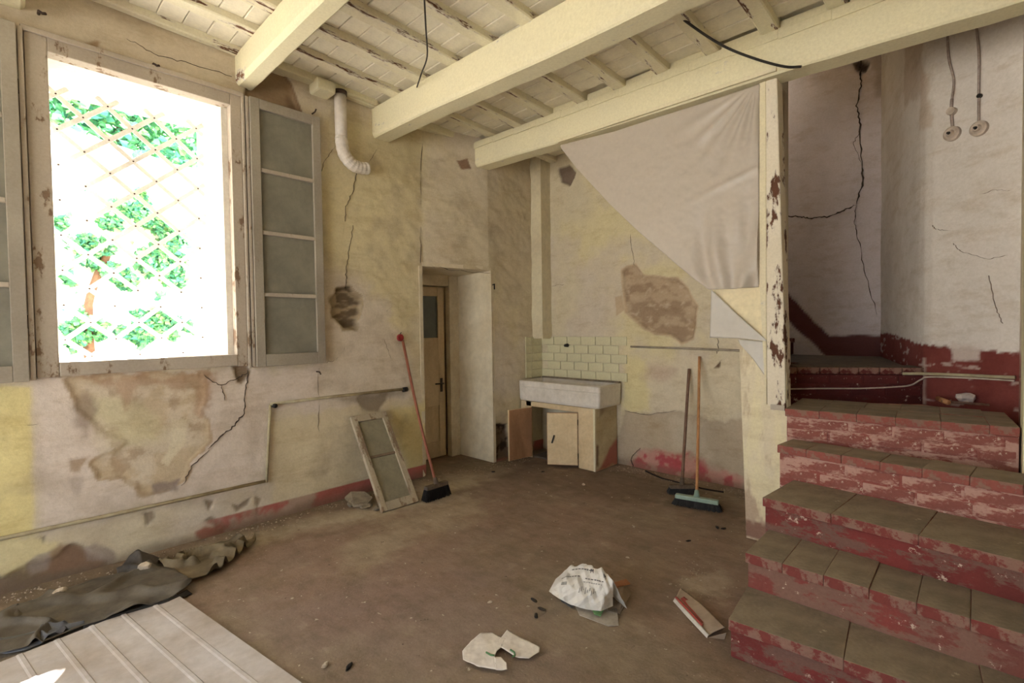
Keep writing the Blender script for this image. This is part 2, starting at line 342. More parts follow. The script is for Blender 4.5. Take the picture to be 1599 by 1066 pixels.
# ---- left wall
HW = (0.215, 1.255, 1.315, 3.215); HD = (2.985, 3.78, -1, 2.15)
def ly(pts): return [(onl(a, b).y, onl(a, b).z) for a, b in pts]
def paint_left(u, v):
    p = Paint(u, v, (216, 202, 174))
    p.clouds((222, 209, 164), 0.8, 0.36, 0.66, 50, 0.8)
    p.clouds((217, 204, 190), 1.3, 0.38, 0.68, 55, 0.8)
    p.clouds((200, 184, 154), 2.2, 0.46, 0.78, 58, 0.5)
    p.region(ly([(-200, 0), (360, 0), (395, 150), (380, 160), (60, 60), (-200, 60)]), (200, 184, 158), 0.05, 0.06, 60, 0.8)
    p.region(ly([(500, 180), (660, 200), (660, 480), (610, 520), (560, 430), (500, 400)]), (224, 210, 160), 0.12, 0.12, 61, 0.75)
    p.region(ly([(505, 430), (600, 470), (640, 560), (640, 640), (500, 660), (505, 520)]), (218, 204, 188), 0.08, 0.12, 62, 0.8)
    p.region(ly([(660, 250), (830, 280), (830, 520), (770, 430), (660, 410)]), (208, 194, 164), 0.12, 0.15, 63, 0.7)
    p.region(ly([(425, 655), (640, 620), (640, 730), (425, 790)]), (220, 204, 164), 0.03, 0.05, 64, 0.7)
    p.region(ly([(610, 640), (665, 630), (667, 720), (640, 740)]), (222, 204, 128), 0.05, 0.06, 65, 0.7)
    p.region(ly([(48, 590), (500, 575), (500, 640), (418, 640), (412, 755), (60, 830)]), (220, 205, 193), 0.05, 0.07, 66, 0.95)
    p.region(ly([(-80, 600), (48, 604), (53, 834), (-80, 860)]), (228, 212, 138), 0.015, 0.012, 67, 0.95)
    p.region(ly([(-80, 850), (55, 838), (100, 842), (95, 870), (40, 900), (-80, 910)]), (226, 212, 152), 0.02, 0.05, 68, 0.8)
    # big fallen-paint patch under the window
    p.region(ly([(105, 592), (322, 586), (318, 640), (325, 690), (300, 720), (285, 748), (255, 768), (215, 768), (195, 742), (160, 742), (150, 722), (195, 690), (150, 672), (128, 640)]),
             (204, 182, 148), 0.010, 0.05, 70, 0.95, depth=0.008, rim=(184, 156, 122))
    kp = p.region(ly([(115, 600), (318, 592), (316, 690), (255, 760), (205, 755), (160, 735), (140, 650)]), (204, 182, 148), .03, .05, 170, .05); p.blend(kp * sstep(.50, .60, fbm(u, v, 5.5, 171)) * .75, (218, 204, 182)); p.blend(kp * sstep(.56, .66, fbm(u, v, 9, 173)) * .55, (172, 140, 106))
    p.region(ly([(150, 610), (230, 640), (250, 690), (180, 690), (140, 650)]), (212, 202, 160), 0.06, 0.09, 71, 0.85)
    p.region(ly([(120, 588), (330, 584), (312, 650), (300, 610), (220, 606), (196, 640), (175, 612)]), (180, 136, 100), 0.02, 0.08, 72, 0.6)
    p.region(ly([(118, 640), (135, 610), (146, 640), (134, 680)]), (150, 128, 112), 0.03, 0.05, 73, 0.7)
    p.region(ly([(268, 655), (292, 655), (290, 690), (262, 728), (252, 720), (268, 688)]), (222, 210, 180), 0.01, 0.025, 74, 0.95)
    p.region(ly([(238, 756), (270, 748), (290, 740), (276, 766), (240, 772)]), (150, 132, 124), 0.012, 0.03, 75, 0.9)
    p.region(ly([(105, 718), (140, 712), (125, 738), (112, 735)]), (168, 138, 106), 0.012, 0.03, 76, 0.8)
    p.region(ly([(108, 745), (128, 745), (128, 776), (112, 774)]), (186, 170, 160), 0.015, 0.02, 77, 0.7)
    for i, q in enumerate(([(355, 782), (372, 788), (392, 776), (386, 790), (370, 797)], [(318, 812), (330, 804), (352, 816), (340, 824)], [(222, 800), (240, 795), (246, 808), (228, 822)],
                           [(320, 780), (332, 782), (326, 796)], [(398, 775), (408, 778), (402, 800)], [(60, 838), (72, 835), (70, 846)])):
        p.region(ly(q), (146, 128, 108), 0.01, 0.018, 80 + i, 0.9, depth=0.006)
    # damp and grime along the foot of the wall
    p.region(ly([(-80, 905), (40, 892), (70, 868), (110, 850), (150, 862), (180, 880), (240, 872), (330, 846), (360, 856), (340, 900), (-80, 1010)]), (122, 98, 78), 0.03, 0.07, 90, 0.9, depth=0.01)
    p.region(ly([(70, 872), (95, 850), (130, 862), (165, 876), (150, 896), (60, 900)]), (150, 112, 86), 0.03, 0.05, 91, 0.8)
    p.region(ly([(40, 880), (58, 866), (78, 862), (75, 890), (48, 900)]), (168, 152, 142), 0.012, 0.02, 92, 0.8)
    p.region(ly([(130, 856), (150, 850), (180, 862), (178, 876), (140, 872)]), (160, 142, 132), 0.012, 0.03, 93, 0.8)
    p.clouds((160, 140, 114), 4, 0.55, 0.8, 94, 0.35)
    # remains of the red painted skirting
    band = 1 - sstep(0.118, 0.124, v + (fbm(u, v, 20, 95) - .5) * 0.012)
    wear = sstep(0.40, 0.56, fbm(u, v, 6, 96) + 0.32 * sstep(1.72, 1.9, u) - 0.14)
    far = sstep(0.9, 1.2, u)
    p.blend(band * far * 0.8, (178, 138, 120)); p.blend(band * wear * far * 0.9, (196, 92, 84))
    p.region(ly([(306, 832), (318, 826), (350, 820), (348, 842), (316, 846)]), (176, 82, 66), 0.015, 0.03, 97, 0.85)
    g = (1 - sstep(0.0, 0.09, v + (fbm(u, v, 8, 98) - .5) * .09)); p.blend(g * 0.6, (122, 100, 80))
    # exposed brick and mortar
    p.region(ly([(386, 152), (392, 124), (425, 98), (438, 108), (452, 134), (462, 160), (470, 186), (400, 168)]), (164, 134, 100), 0.008, 0.03, 100, 1, depth=0.022, rim=(140, 108, 78))
    p.region(ly([(450, 150), (463, 165), (466, 184), (452, 178)]), (130, 96, 68), 0.02, 0.03, 101, 0.7)
    k = p.region(ly([(516, 470), (528, 452), (546, 450), (563, 464), (560, 490), (556, 515), (536, 512), (518, 496)]), (170, 150, 120), 0.008, 0.03, 102, 1, depth=0.045, rim=(176, 156, 126))
    k2 = k * sstep(0.45, 0.6, fbm(u * 0.6, v * 2.2, 13, 103)); p.blend(k2 * .85, (116, 96, 74)); p.d += k2 * 0.015
    p.region(ly([(556, 620), (606, 614), (606, 628), (592, 644), (566, 640)]), (148, 130, 108), 0.02, 0.04, 104, 0.9, depth=0.008)
    p.region(ly([(520, 622), (640, 606), (630, 618), (560, 630)]), (150, 136, 116), 0.03, 0.03, 105, 0.6)
    k = p.region(ly([(752, 700), (758, 680), (772, 664), (792, 662), (800, 716), (752, 716)]), (140, 116, 94), 0.012, 0.04, 106, 1, depth=0.04)
    p.blend(k * sstep(0.45, 0.6, fbm(u, v, 15, 107)), (84, 66, 54))
    p.region(ly([(713, 251), (730, 248), (736, 264), (720, 264)]), (146, 112, 88), 0.006, 0.012, 108, 1)
    p.region(ly([(133, 70), (150, 62), (158, 64), (150, 80)]), (170, 140, 106), 0.008, 0.01, 109, 1, depth=0.006)
    p.region(ly([(362, 570), (386, 568), (390, 580), (378, 598), (372, 596)]), (150, 128, 104), 0.01, 0.02, 110, 1, depth=0.02)
    p.d += (fbm(u, v, 1.6, 120) - 0.5) * 0.035 * sstep(0.0, 0.1, np.abs(u - 0.74) - 0.56) + (fbm(u, v, 7, 121) - 0.5) * 0.006 + (fbm(u + .6 * v, v, 5, 122, 3) - .5) * .02 * sstep(2.2, 2.8, u)
    return p.c, p.d
def fn_left(u, v, d): return np.stack([xw(u) - d, u, v], 1)
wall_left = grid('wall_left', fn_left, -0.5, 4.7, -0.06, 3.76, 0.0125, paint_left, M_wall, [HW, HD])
M_plain = mat('plain_old_plaster', (214, 202, 176), (204, 188, 156), 2, 0.92, 0.3)
def wall_with_hole(name, lo, hi, axis, hole):
    """thick plain wall (out of the photo's view) with one opening: four blocks in one mesh"""
    a = 1 - axis; bm = bmesh.new()
    def blk(a0, a1, z0, z1):
        l = [0, 0, z0]; h = [0, 0, z1]; l[axis] = lo[axis]; h[axis] = hi[axis]; l[a] = a0; h[a] = a1; bm_box(bm, l, h)
    blk(lo[a], hole[0], lo[2], hi[2]); blk(hole[1], hi[a], lo[2], hi[2])
    if hole[2] > lo[2]: blk(hole[0], hole[1], lo[2], hole[2])
    blk(hole[0], hole[1], hole[3], hi[2])
    return tag(frombm(name, bm, M_plain), kind='structure')
wall_with_hole('wall_left_rear', (-4.78, YR, -0.1), (XL + 0.01, -0.5, 3.8), 0, (-2.4, -1.3, 0.9, 3.2))
wall_with_hole('wall_rear', (-4.8, YR - 0.4, -0.1), (XR + 0.3, YR, 3.9), 1, (-3.6, 0.1, 0.0, 2.7))  # assumed opening, out of view, placed and sized for fill light
tag(box('wall_right', (XR, YR - 0.4, 0), (XR + 0.3, 3.9, 3.9), M_plain), kind='structure')

# ---- sink wall (back)
def by(pts): return [(ony(a, b, YB).x, ony(a, b, YB).z) for a, b in pts]
def paint_back(u, v):
    p = Paint(u, v, (212, 199, 168))
    p.clouds((222, 208, 152), 0.9, 0.45, 0.62, 130, 0.7)
    p.clouds((208, 194, 180), 1.4, 0.45, 0.65, 133, 0.7)
    p.region(by([(985, 560), (1150, 560), (1150, 660), (1080, 650), (985, 640)]), (220, 206, 176), 0.05, 0.08, 134, 0.7)
    p.region(by([(975, 560), (1010, 560), (1015, 640), (975, 650)]), (224, 210, 146), 0.05, 0.06, 135, 0.8)
    p.region(by([(975, 640), (1020, 645), (1060, 640), (1110, 655), (1250, 660), (1250, 800), (900, 800), (960, 700)]), (188, 168, 142), 0.02, 0.05, 136, 0.9, depth=0.006)
    p.region(by([(1000, 590), (1015, 570), (1060, 575), (1045, 592)]), (196, 166, 146), 0.05, 0.06, 137, 0.6)
    p.region(by([(1040, 650), (1100, 660), (1110, 720), (1050, 700)]), (206, 192, 168), 0.04, 0.08, 138, 0.6)
    k = p.region(by([(985, 722), (998, 700), (1030, 706), (1075, 712), (1125, 735), (1160, 748), (1160, 775), (985, 740)]), (206, 132, 122), 0.05, 0.06, 139, 0.8)
    p.blend(k * sstep(0.48, 0.6, fbm(u, v, 8, 140)), (200, 78, 84))
    k = p.region(by([(972, 424), (980, 418), (992, 414), (1004, 430), (1058, 436), (1072, 452), (1086, 478), (1085, 508), (1080, 528), (1064, 536), (1048, 522), (1022, 520), (1002, 506), (978, 486)]),
                 (190, 164, 132), 0.008, 0.02, 141, 1, depth=0.028, rim=(206, 180, 146))
    p.blend(k * sstep(0.46, 0.62, fbm(u, v * 1.6, 7, 142)) * 0.7, (154, 124, 96)); p.blend(k * sstep(0.6, 0.7, fbm(u, v * 2, 12, 242)) * 0.6, (208, 186, 158)); p.d += k * (fbm(u, v, 10, 143) - .4) * 0.012
    p.region(by([(960, 464), (972, 460), (976, 484), (962, 494)]), (196, 168, 134), 0.008, 0.015, 144, 0.9)
    p.region(by([(872, 264), (888, 258), (898, 270), (890, 290), (876, 284)]), (128, 108, 92), 0.01, 0.02, 145, 1, depth=0.03)
    p.region(by([(1114, 575), (1126, 562), (1124, 574)]), (110, 84, 66), 0.006, 0.01, 146, 1)
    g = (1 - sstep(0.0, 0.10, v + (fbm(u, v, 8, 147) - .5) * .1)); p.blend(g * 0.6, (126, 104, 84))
    p.d += (fbm(u, v, 1.6, 148) - 0.5) * 0.03 + (fbm(u + .6 * v, v, 5, 149, 3) - 0.5) * 0.02 * sstep(.9, 1.3, v)
    return p.c, p.d
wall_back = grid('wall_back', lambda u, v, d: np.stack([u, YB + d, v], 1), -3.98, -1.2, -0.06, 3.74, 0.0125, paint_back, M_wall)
tag(box('wall_back_core', (-4.9, YB + 0.07, 0), (-1.2, YB + 0.2, 4.75), M_plain), kind='structure')

# ---- stairwell walls
def paint_purple(u, v):
    p = Paint(u, v, (228, 215, 220)); p.clouds((216, 203, 206), 1.2, 0.45, 0.65, 150, 0.7)
    def q(pts): return [(ony(a, b, 6.15).x, ony(a, b, 6.15).z) for a, b in pts]
    p.region(q([(1222, 448), (1232, 458), (1250, 480), (1296, 524), (1385, 522), (1385, 560), (1290, 560), (1262, 530), (1222, 492)]), (118, 50, 44), 0.012, 0.02, 151, 0.95)
    p.region(q([(1331, 98), (1342, 92), (1356, 100), (1352, 112), (1338, 110)]), (92, 80, 76), 0.02, 0.03, 152, 1, depth=0.04)
    p.region(q([(1360, 60), (1400, 60), (1396, 150), (1368, 150)]), (182, 164, 154), 0.03, 0.05, 153, 0.7)
    p.d += (fbm(u, v, 1.6, 154) - 0.5) * 0.02
    return p.c, p.d
wall_purple = grid('wall_stair_back', lambda u, v, d: np.stack([u, 6.15 + d, v], 1), -3.2, -0.6, 0, 4.75, 0.02, paint_purple, M_wall)
PATH = [(-0.69, 6.16), (-0.33, 4.84), (-0.30, 4.75), (-0.265, 4.68), (-0.215, 4.63), (-0.15, 4.595), (0.24, 4.40)]
_pp = np.array(PATH); _ps = np.concatenate([[0], np.cumsum(np.hypot(*np.diff(_pp, axis=0).T))])
def fn_side(u, v, d):
    x = np.interp(u, _ps, _pp[:, 0]); y = np.interp(u, _ps, _pp[:, 1])
    nx = np.where(u < _ps[2], -0.96, -0.45); ny = np.where(u < _ps[2], -0.27, -0.89)
    return np.stack([x - nx * d, y - ny * d, v], 1)
def paint_side(u, v):
    p = Paint(u, v, (222, 214, 208)); p.clouds((210, 198, 188), 1.4, 0.45, 0.65, 160, 0.7)
    s0 = _ps[2]
    top = 1.40 - 0.10 * np.clip((u - 0.6) / (_ps[-1] - 0.6), 0, 1)
    red = 1 - sstep(-0.008, 0.008, v - top + (fbm(u, v, 30, 161) - .5) * 0.05)
    p.blend(red, (138, 60, 54)); p.blend(red * sstep(0.5, 0.7, fbm(u, v, 5, 162)) * 0.6, (124, 48, 42))
    p.blend(red * sstep(0.66, 0.72, fbm(u * .6, v * 2, 14, 163)) * 0.7, (204, 186, 176))
    p.region([(s0 + 0.27, 1.24), (s0 + 0.43, 1.24), (s0 + 0.43, 1.34), (s0 + 0.27, 1.36)], (214, 200, 192), 0.01, 0.02, 164, 0.85, nsc=16)
    k = (1 - sstep(0.0, 0.03, np.abs(u - s0 - 0.08) + (fbm(u, v, 9, 165) - .5) * .03)) * (v < 1.25); p.blend(k * 0.8, (186, 160, 146))
    p.region([(s0 - 0.5, 3.3), (s0 + 0.05, 3.15), (s0 + 0.02, 3.6), (s0 - 0.5, 3.8)], (186, 162, 142), 0.03, 0.08, 166, 0.6)
    p.region([(s0 - 0.02, 2.95), (s0 + 0.13, 2.9), (s0 + 0.10, 3.3), (s0, 3.4)], (198, 172, 148), 0.02, 0.05, 167, 0.6)
    p.d += (fbm(u, v, 1.6, 168) - 0.5) * 0.02
    return p.c, p.d
wall_side = grid('wall_stair_side', fn_side, 0, float(_ps[-1]), 0.0, 4.75, 0.0125, paint_side, M_wall)
def paint_pink(u, v):
    p = Paint(u, v, (222, 206, 190)); p.blend(1 - sstep(1.28, 1.32, v), (186, 132, 120)); return p.c, p.d
grid('wall_stair_right', lambda u, v, d: np.stack([np.full_like(u, 0.21) + d, u, v], 1), 3.6, 4.45, 0.0, 4.75, 0.03, paint_pink, M_wall)
tag(box('wall_stair_pier', (0.185, 3.55, 0), (XR, 3.75, 4.75), M_cream), kind='structure')
tag(box('wall_stair_left', (-1.2, 3.72, 0), (-1.14, 4.68, 1.36), M_plain), kind='structure')
tag(box('wall_above_beam', (-1.3, 3.74, 3.5), (0.3, 3.80, 4.8), M_plain), kind='structure')
tag(box('wall_corridor_left', (-3.3, 4.7, 0), (-3.2, 6.2, 4.8), M_plain), kind='structure')
tag(box('wall_stairwell_return', (-1.28, 3.72, 3.5), (-1.2, 4.8, 4.8), M_plain), kind='structure')
bm = bmesh.new()                                            # assumed skylight, out of view, added to light the stairwell from above
for lo, hi in (((-3.3, 3.74), (-2.35, 6.3)), ((-1.55, 3.74), (0.6, 6.3)), ((-2.35, 3.74), (-1.55, 4.95)), ((-2.35, 5.95), (-1.55, 6.3))): bm_box(bm, (*lo, 4.75), (*hi, 4.9))
for lo, hi in (((-2.45, 4.85), (-2.35, 6.05)), ((-1.55, 4.85), (-1.45, 6.05)), ((-2.35, 4.85), (-1.55, 4.95)), ((-2.35, 5.95), (-1.55, 6.05))): bm_box(bm, (*lo, 4.9), (*hi, 5.86))  # tall curb, shaped to keep direct sun out of the stairwell
tag(frombm('ceiling_stairwell', bm, M_plain), kind='structure')

# ---- ceiling: slab, joists, flat tiles; beams are things of their own
def slab(name, x0, x1, y0, y1):
    V = [(x, y, z + cz(x, y)) for z in (ZC + 0.03, ZC + 0.2) for y in (y0, y1) for x in (x0, x1)]
    return mk(name, V, [(0, 2, 3, 1), (4, 5, 7, 6), (0, 1, 5, 4), (2, 6, 7, 3), (0, 4, 6, 2), (1, 3, 7, 5)], M_ctile)
ceiling = tag(slab('ceiling', -4.9, XR + 0.2, YR - 0.3, 3.78), kind='structure')
tag(slab('ceiling_over_sink', -4.9, -1.2, 3.78, 4.8), kind='structure')
JW, JZ0, JZ1 = 0.105, 3.525, ZC
JX = [-3.63 + 0.383 * k for k in range(-1, 16)]
joist_edges = []
for xr in JX:
    y1 = 4.68 if xr < -1.2 else 3.76; bm = bmesh.new(); n = 22; rows = []
    off = random.uniform(-0.008, 0.008); x0 = max(xr - JW + off, XL + 0.005)
    for k in range(n + 1):
        y = YR + (y1 - YR) * k / n; a = random.uniform(-0.004, 0.004); b = random.uniform(-0.005, 0.005)
        z0 = JZ0 + cz(xr, y) + b; z1 = JZ1 + 0.03 + cz(xr, y); c = 0.008
        rows.append([bm.verts.new(p) for p in ((x0 + a, y, z1), (x0 + a, y, z0 + c), (x0 + c + a, y, z0), (xr - c + a, y, z0), (xr + a, y, z0 + c), (xr + a, y, z1))])
    for p, q in zip(rows, rows[1:]):
        for k in range(6): bm.faces.new((p[k], p[(k + 1) % 6], q[(k + 1) % 6], q[k]))
    bm.faces.new(rows[0]); bm.faces.new(rows[-1][::-1])
    frombm('joist', bm, M_joist, ceiling); joist_edges.append((x0, xr))
# flat ceiling tiles resting on the joists (those in the photo's view)
bm = bmesh.new(); bm_box(bm, (-0.155, -0.072, 0), (0.155, 0.072, 0.022), 0.004, seg=1)
tile0 = frombm('ceiling_tile', bm, M_ctile, ceiling); first = True
for (a0, a1), (b0, b1) in zip(joist_edges, joist_edges[1:]):
    if a1 > -0.9: break
    xc = (a1 + b0) / 2; y = 0.35 + random.uniform(0, 0.1); yend = 4.6 if a1 < -3 else 3.6
    while y < yend:
        o = tile0 if first else tile0.copy()
        o.location = (xc, y, ZC + 0.004 + cz(xc, y) + random.uniform(-0.0015, 0.002)); o.rotation_euler = (random.uniform(-.006, .006), random.uniform(-.004, .004), random.uniform(-.004, .004))
        if not first: COL.objects.link(o)
        first = False; y += 0.148
def beam(y0, y1, zb, label, x1=XR, lip=False, drop=0.03, zt=3.525):
    bm = bmesh.new(); n = 40; rows = []; c = 0.022; x0 = XL - 0.12
    for k in range(n + 1):
        x = x0 + (x1 - x0) * k / n; ym = (y0 + y1) / 2
        z0 = zb - drop * (x + 4.08) + 0.006 * math.sin(x * 2.3 + y0) + random.uniform(-0.002, 0.002); z1 = zt + cz(x, ym) + 0.004
        ja = 0.006 * math.sin(x * 1.7 + 2 * y0) + random.uniform(-0.002, 0.002)
        pts = [(y0 + ja, z1), (y0 + ja, z0 + c * 1.6), (y0 + c * 0.5 + ja, z0 + c * 0.5), (y0 + c + ja, z0), (y1 - c + ja, z0), (y1 - c * .4 + ja, z0 + c * .5), (y1 + ja, z0 + c), (y1 + ja, z1)]
        rows.append([bm.verts.new((x, a, b)) for a, b in pts])
    m = len(rows[0])
    for p, q in zip(rows, rows[1:]):
        for k in range(m): bm.faces.new((p[k], q[k], q[(k + 1) % m], p[(k + 1) % m]))
    bm.faces.new(rows[0]); bm.faces.new(rows[-1][::-1])
    o = frombm('ceiling_beam', bm, M_beam); tag(o, label, 'beam', 'painted ceiling beams'); return o
b2 = beam(3.60, 3.80, 3.255, 'cream painted ceiling beam above the plastic sheet and stair post')
beam(2.45, 2.645, 3.30, 'thick cream ceiling beam in the middle with a thin wire hanging beside it', zt=3.525)
beam(1.285, 1.42, 3.385, 'sunlit white ceiling beam ending beside the top of the window casement', drop=0.035)
beam(0.0, 0.165, 3.415, 'cream ceiling beam cut off at the top left corner of the photo', drop=0.02)
# plaster packing between the joists and a ledge strip along the beam over the stairs
for k, (xa0, xa1) in enumerate(zip(joist_edges, joist_edges[1:])):
    if k < 3 or xa0[1] > 0.1: continue
    x0_, x1_ = xa0[1] + .004, xa1[0] - .004; zc_ = cz(x0_, 3.62)
    box('packing', (x0_, 3.612, 3.525 + zc_), (x1_, 3.70, 3.585 + zc_ + random.uniform(-.012, .0)), M_beam, ceiling, .008, jit=.003)
bm = bmesh.new()
for k in range(14):
    xa0 = -3.95 + k * .3; xa1 = xa0 + .3; bm_box(bm, (xa0, 3.588, 3.452 + cz(xa0, 3.6)), (xa1, 3.602, 3.512 + cz(xa0, 3.6)), .003)
frombm('ledge_strip', bm, M_beam, b2)
# thin board nailed along the foot of the beam, above the plastic
o = box('batten', (-2.79, 3.585, -0.012), (-0.96, 3.605, 0.014), M_cream, None, 0.003, Matrix.Translation((0, 0, 3.178)) @ Matrix.Rotation(R(0.8), 4, 'Y'))
tag(o, 'thin cream batten nailed along the beam above the plastic sheet', 'batten')
# plate on top of the left wall and the stub resting on it
tag(box('trim_1', (XL - 0.02, 1.42, 3.575), (XL + 0.10, 2.46, 3.70), M_beam, None, 0.012), kind='structure')
tag(box('trim_2', (XL - 0.02, 2.64, 3.52), (XL + 0.09, 3.61, 3.62), M_beam, None, 0.012), kind='structure')
tag(box('trim_3', (XL - 0.02, 0.16, 3.62), (XL + 0.05, 1.29, 3.71), M_beam, None, 0.012), kind='structure')
s0 = onl(478, 128, 0.1); tag(box('beam_stub', (XL - 0.02, 1.86, 3.50), (XL + 0.16, 2.02, 3.60), M_beam, None, 0.02), 'short cream timber stub sticking out beside the vent pipe', 'beam stub')

# ---- cracks in the plaster
M_scrack = mat('faint_crack', (156, 130, 112), (130, 108, 92), 30)
def cl(pts, w): crack([onl(a, b, 0.002) for a, b in pts], w, (1, 0, 0), M_crack, wall_left)
cl([(388, 578), (384, 610), (381, 645), (366, 664), (345, 682), (326, 702)], 0.018)
cl([(326, 702), (300, 728), (284, 758)], 0.010)
for q, w_ in (([(558, 262), (552, 295), (541, 322), (538, 345)], .007), ([(552, 352), (545, 390), (541, 420), (540, 450)], .007), ([(543, 515), (538, 545), (525, 562), (508, 566)], .010),
              ([(524, 228), (508, 250), (499, 272)], .007), ([(318, 586), (345, 602), (372, 590), (388, 580)], .010), ([(345, 602), (352, 625)], .012), ([(198, 60), (240, 85), (290, 98), (362, 118)], .005),
              ([(574, 256), (590, 232)], .006), ([(660, 205), (656, 320), (657, 410)], .004), ([(60, 660), (0, 672)], .004), ([(497, 575), (498, 640), (497, 700)], .005),
              ([(565, 520), (600, 530), (610, 560)], .005), ([(660, 412), (700, 420), (768, 428)], .007), ([(590, 500), (612, 478)], .005), ([(768, 470), (771, 560), (770, 640)], .006)): cl(q, w_)
def cb(pts, w): crack([ony(a, b, YB - 0.002) for a, b in pts], w, (0, -1, 0), M_crack, wall_back)
cb([(984, 360), (987, 392), (991, 414)], .006); cb([(862, 446), (890, 443), (905, 434), (925, 428)], .006); cb([(1120, 528), (1122, 545), (1118, 552)], .006); cb([(1000, 700), (985, 715), (990, 735)], .012)
cb([(975, 642), (1010, 648), (1058, 640)], .010)
def cp(pts, w): crack([ony(a, b, 6.146) for a, b in pts], w, (0, -1, 0), M_crack, wall_purple)
cp([(1342, 78), (1344, 105), (1345, 130), (1338, 165), (1343, 195), (1346, 262), (1347, 290), (1336, 318)], .03); cp([(1336, 318), (1334, 345), (1340, 372), (1352, 430), (1370, 492)], .014)
cp([(1222, 338), (1250, 338), (1268, 341), (1295, 338), (1318, 328), (1336, 320)], .028); cp([(1342, 205), (1332, 225), (1346, 258)], .010)
def cw(pts, w):
    P = []
    for a, b in pts:
        d = ray(a, b); A = np.array([-0.15, 4.595]); B = np.array([0.24, 4.40]); e = B - A; n = np.array([e[1], -e[0]]); t = (A @ n) / (d[:2] @ n); P.append(Vector((d[0] * t, d[1] * t, CAM_H + d[2] * t)) + Vector((-0.004, -0.006, 0)))
    crack(P, w * 0.55, (-0.45, -0.89, 0), M_scrack, wall_side, 0.004)
for q, w_ in (([(1490, 380), (1500, 392), (1545, 405), (1575, 398)], .007), ([(1534, 303), (1556, 296), (1578, 298)], .006), ([(1545, 430), (1556, 480), (1566, 505)], .005), ([(1456, 352), (1462, 358), (1486, 360)], .004)): cw(q, w_)

# ================================================================== WINDOW, CASEMENTS, GRILLE
XO = -4.78
M_pane = mat('dusty_glass', (136, 132, 116), (122, 118, 104), 3, 0.45, 0.05, spec=0.4)
M_hinge = mat('rusty_iron', (92, 66, 52), (60, 46, 40), 40, 0.8, 0.3)
win = thing('window_1', (XL, 0.735, 1.25), 'tall open window with two inward casements and daylight through a lattice grille', 'window', kind='structure')
bm = bmesh.new()
def wall_quad(a, b, c, d):
    bm.faces.new([bm.verts.new(p) for p in (a, b, c, d)])
y0, y1, z0, z1 = 0.235, 1.20, 1.31, 3.22; xi = XL - 0.05
wall_quad((xi, y0, z0), (xi, y1, z0), (XO, y1, z0), (XO, y0, z0)); wall_quad((xi, y0, z1), (XO, y0, z1), (XO, y1, z1), (xi, y1, z1))
wall_quad((xi, y0, z0), (XO, y0, z0), (XO, y0, z1), (xi, y0, z1)); wall_quad((xi, y1, z0), (xi, y1, z1), (XO, y1, z1), (XO, y1, z0))
wall_quad((xi, HW[0] - .1, HW[2] - .1), (xi, y0, z0), (xi, y0, z1), (xi, HW[0] - .1, HW[3] + .1)); wall_quad((xi, y1, z0), (xi, HW[1] + .1, HW[2] - .1), (xi, HW[1] + .1, HW[3] + .1), (xi, y1, z1))
wall_quad((xi, HW[0] - .1, HW[3] + .1), (xi, y0, z1), (xi, y1, z1), (xi, HW[1] + .1, HW[3] + .1)); wall_quad((xi, HW[0] - .1, HW[2] - .1), (xi, HW[1] + .1, HW[2] - .1), (xi, y1, z0), (xi, y0, z0))
mk('reveal', [v.co.copy() for v in bm.verts], [[v.index for v in f.verts] for f in (bm.verts.index_update(), bm.faces)[1]], M_reveal, win); bm.free()
xa, xb = XL - 0.07, XL + 0.03
box('jamb', (xa, 0.150, 1.245), (xb, 0.250, 3.31), M_frame, win, 0.006)
box('jamb', (xa, 1.240, 1.245), (xb, 1.315, 3.31), M_frame, win, 0.006)
box('head', (xa, 0.250, 3.205), (xb, 1.240, 3.31), M_frame, win, 0.006)
box('sill', (xa, 0.250, 1.250), (xb + 0.004, 1.240, 1.335), M_frame, win, 0.006)
box('moulding', (xb, 0.135, 3.285), (xb + 0.018, 1.325, 3.318), M_frame, win, 0.006)
box('moulding', (xb - 0.02, 1.315, 1.225), (xb + 0.022, 1.332, 3.31), M_frame, win, 0.004)
box('stop_bead', (xb - 0.03, 1.340, 1.235), (xb + 0.022, 1.362, 3.30), M_frame, win, 0.004)
box('stop_bead', (xb - 0.03, 0.122, 1.235), (xb + 0.022, 0.146, 3.30), M_frame, win, 0.004)
def casement(ya, yb, za, zb, hinge_y):
    c = thing_part('casement', (XL + 0.03, (ya + yb) / 2, za), win)
    x0, x1, s = XL + 0.03, XL + 0.068, 0.068
    bm = bmesh.new()
    bm_box(bm, (x0, ya, za), (x1, ya + s, zb), 0.004); bm_box(bm, (x0, yb - s, za), (x1, yb, zb), 0.004)
    bm_box(bm, (x0, ya + s, za), (x1, yb - s, za + 0.095), 0.004); bm_box(bm, (x0, ya + s, zb - 0.075), (x1, yb - s, zb), 0.004)
    f = frombm('sash_frame', bm, M_sash, c)
    lo, hi = za + 0.095, zb - 0.075; n = 4; g = 0.03; h = (hi - lo - g * (n - 1)) / n
    for k in range(n):
        a = lo + k * (h + g)
        box('pane', (x0 + 0.008, ya + s - 0.004, a), (x0 + 0.014, yb - s + 0.004, a + h), M_pane, c, 0)
        if k < n - 1: box('glazing_bar', (x0 + 0.004, ya + s, a + h), (x1 - 0.002, yb - s, a + h + g), M_frame, c, 0.005)
    for z in (za + 0.35, zb - 0.35): tube('hinge', [(x0 + .005, hinge_y, z - .04), (x0 + .005, hinge_y, z + .04)], 0.011, M_hinge, c, 8)
    return c
def thing_part(name, loc, parent):
    o = bpy.data.objects.new(name, None); o.location = Vector(loc); o.empty_display_size = 0.05; return _link(o, parent)
casement(1.366, 1.918, 1.232, 3.302, 1.364); casement(-0.43, 0.118, 1.232, 3.302, 0.12)
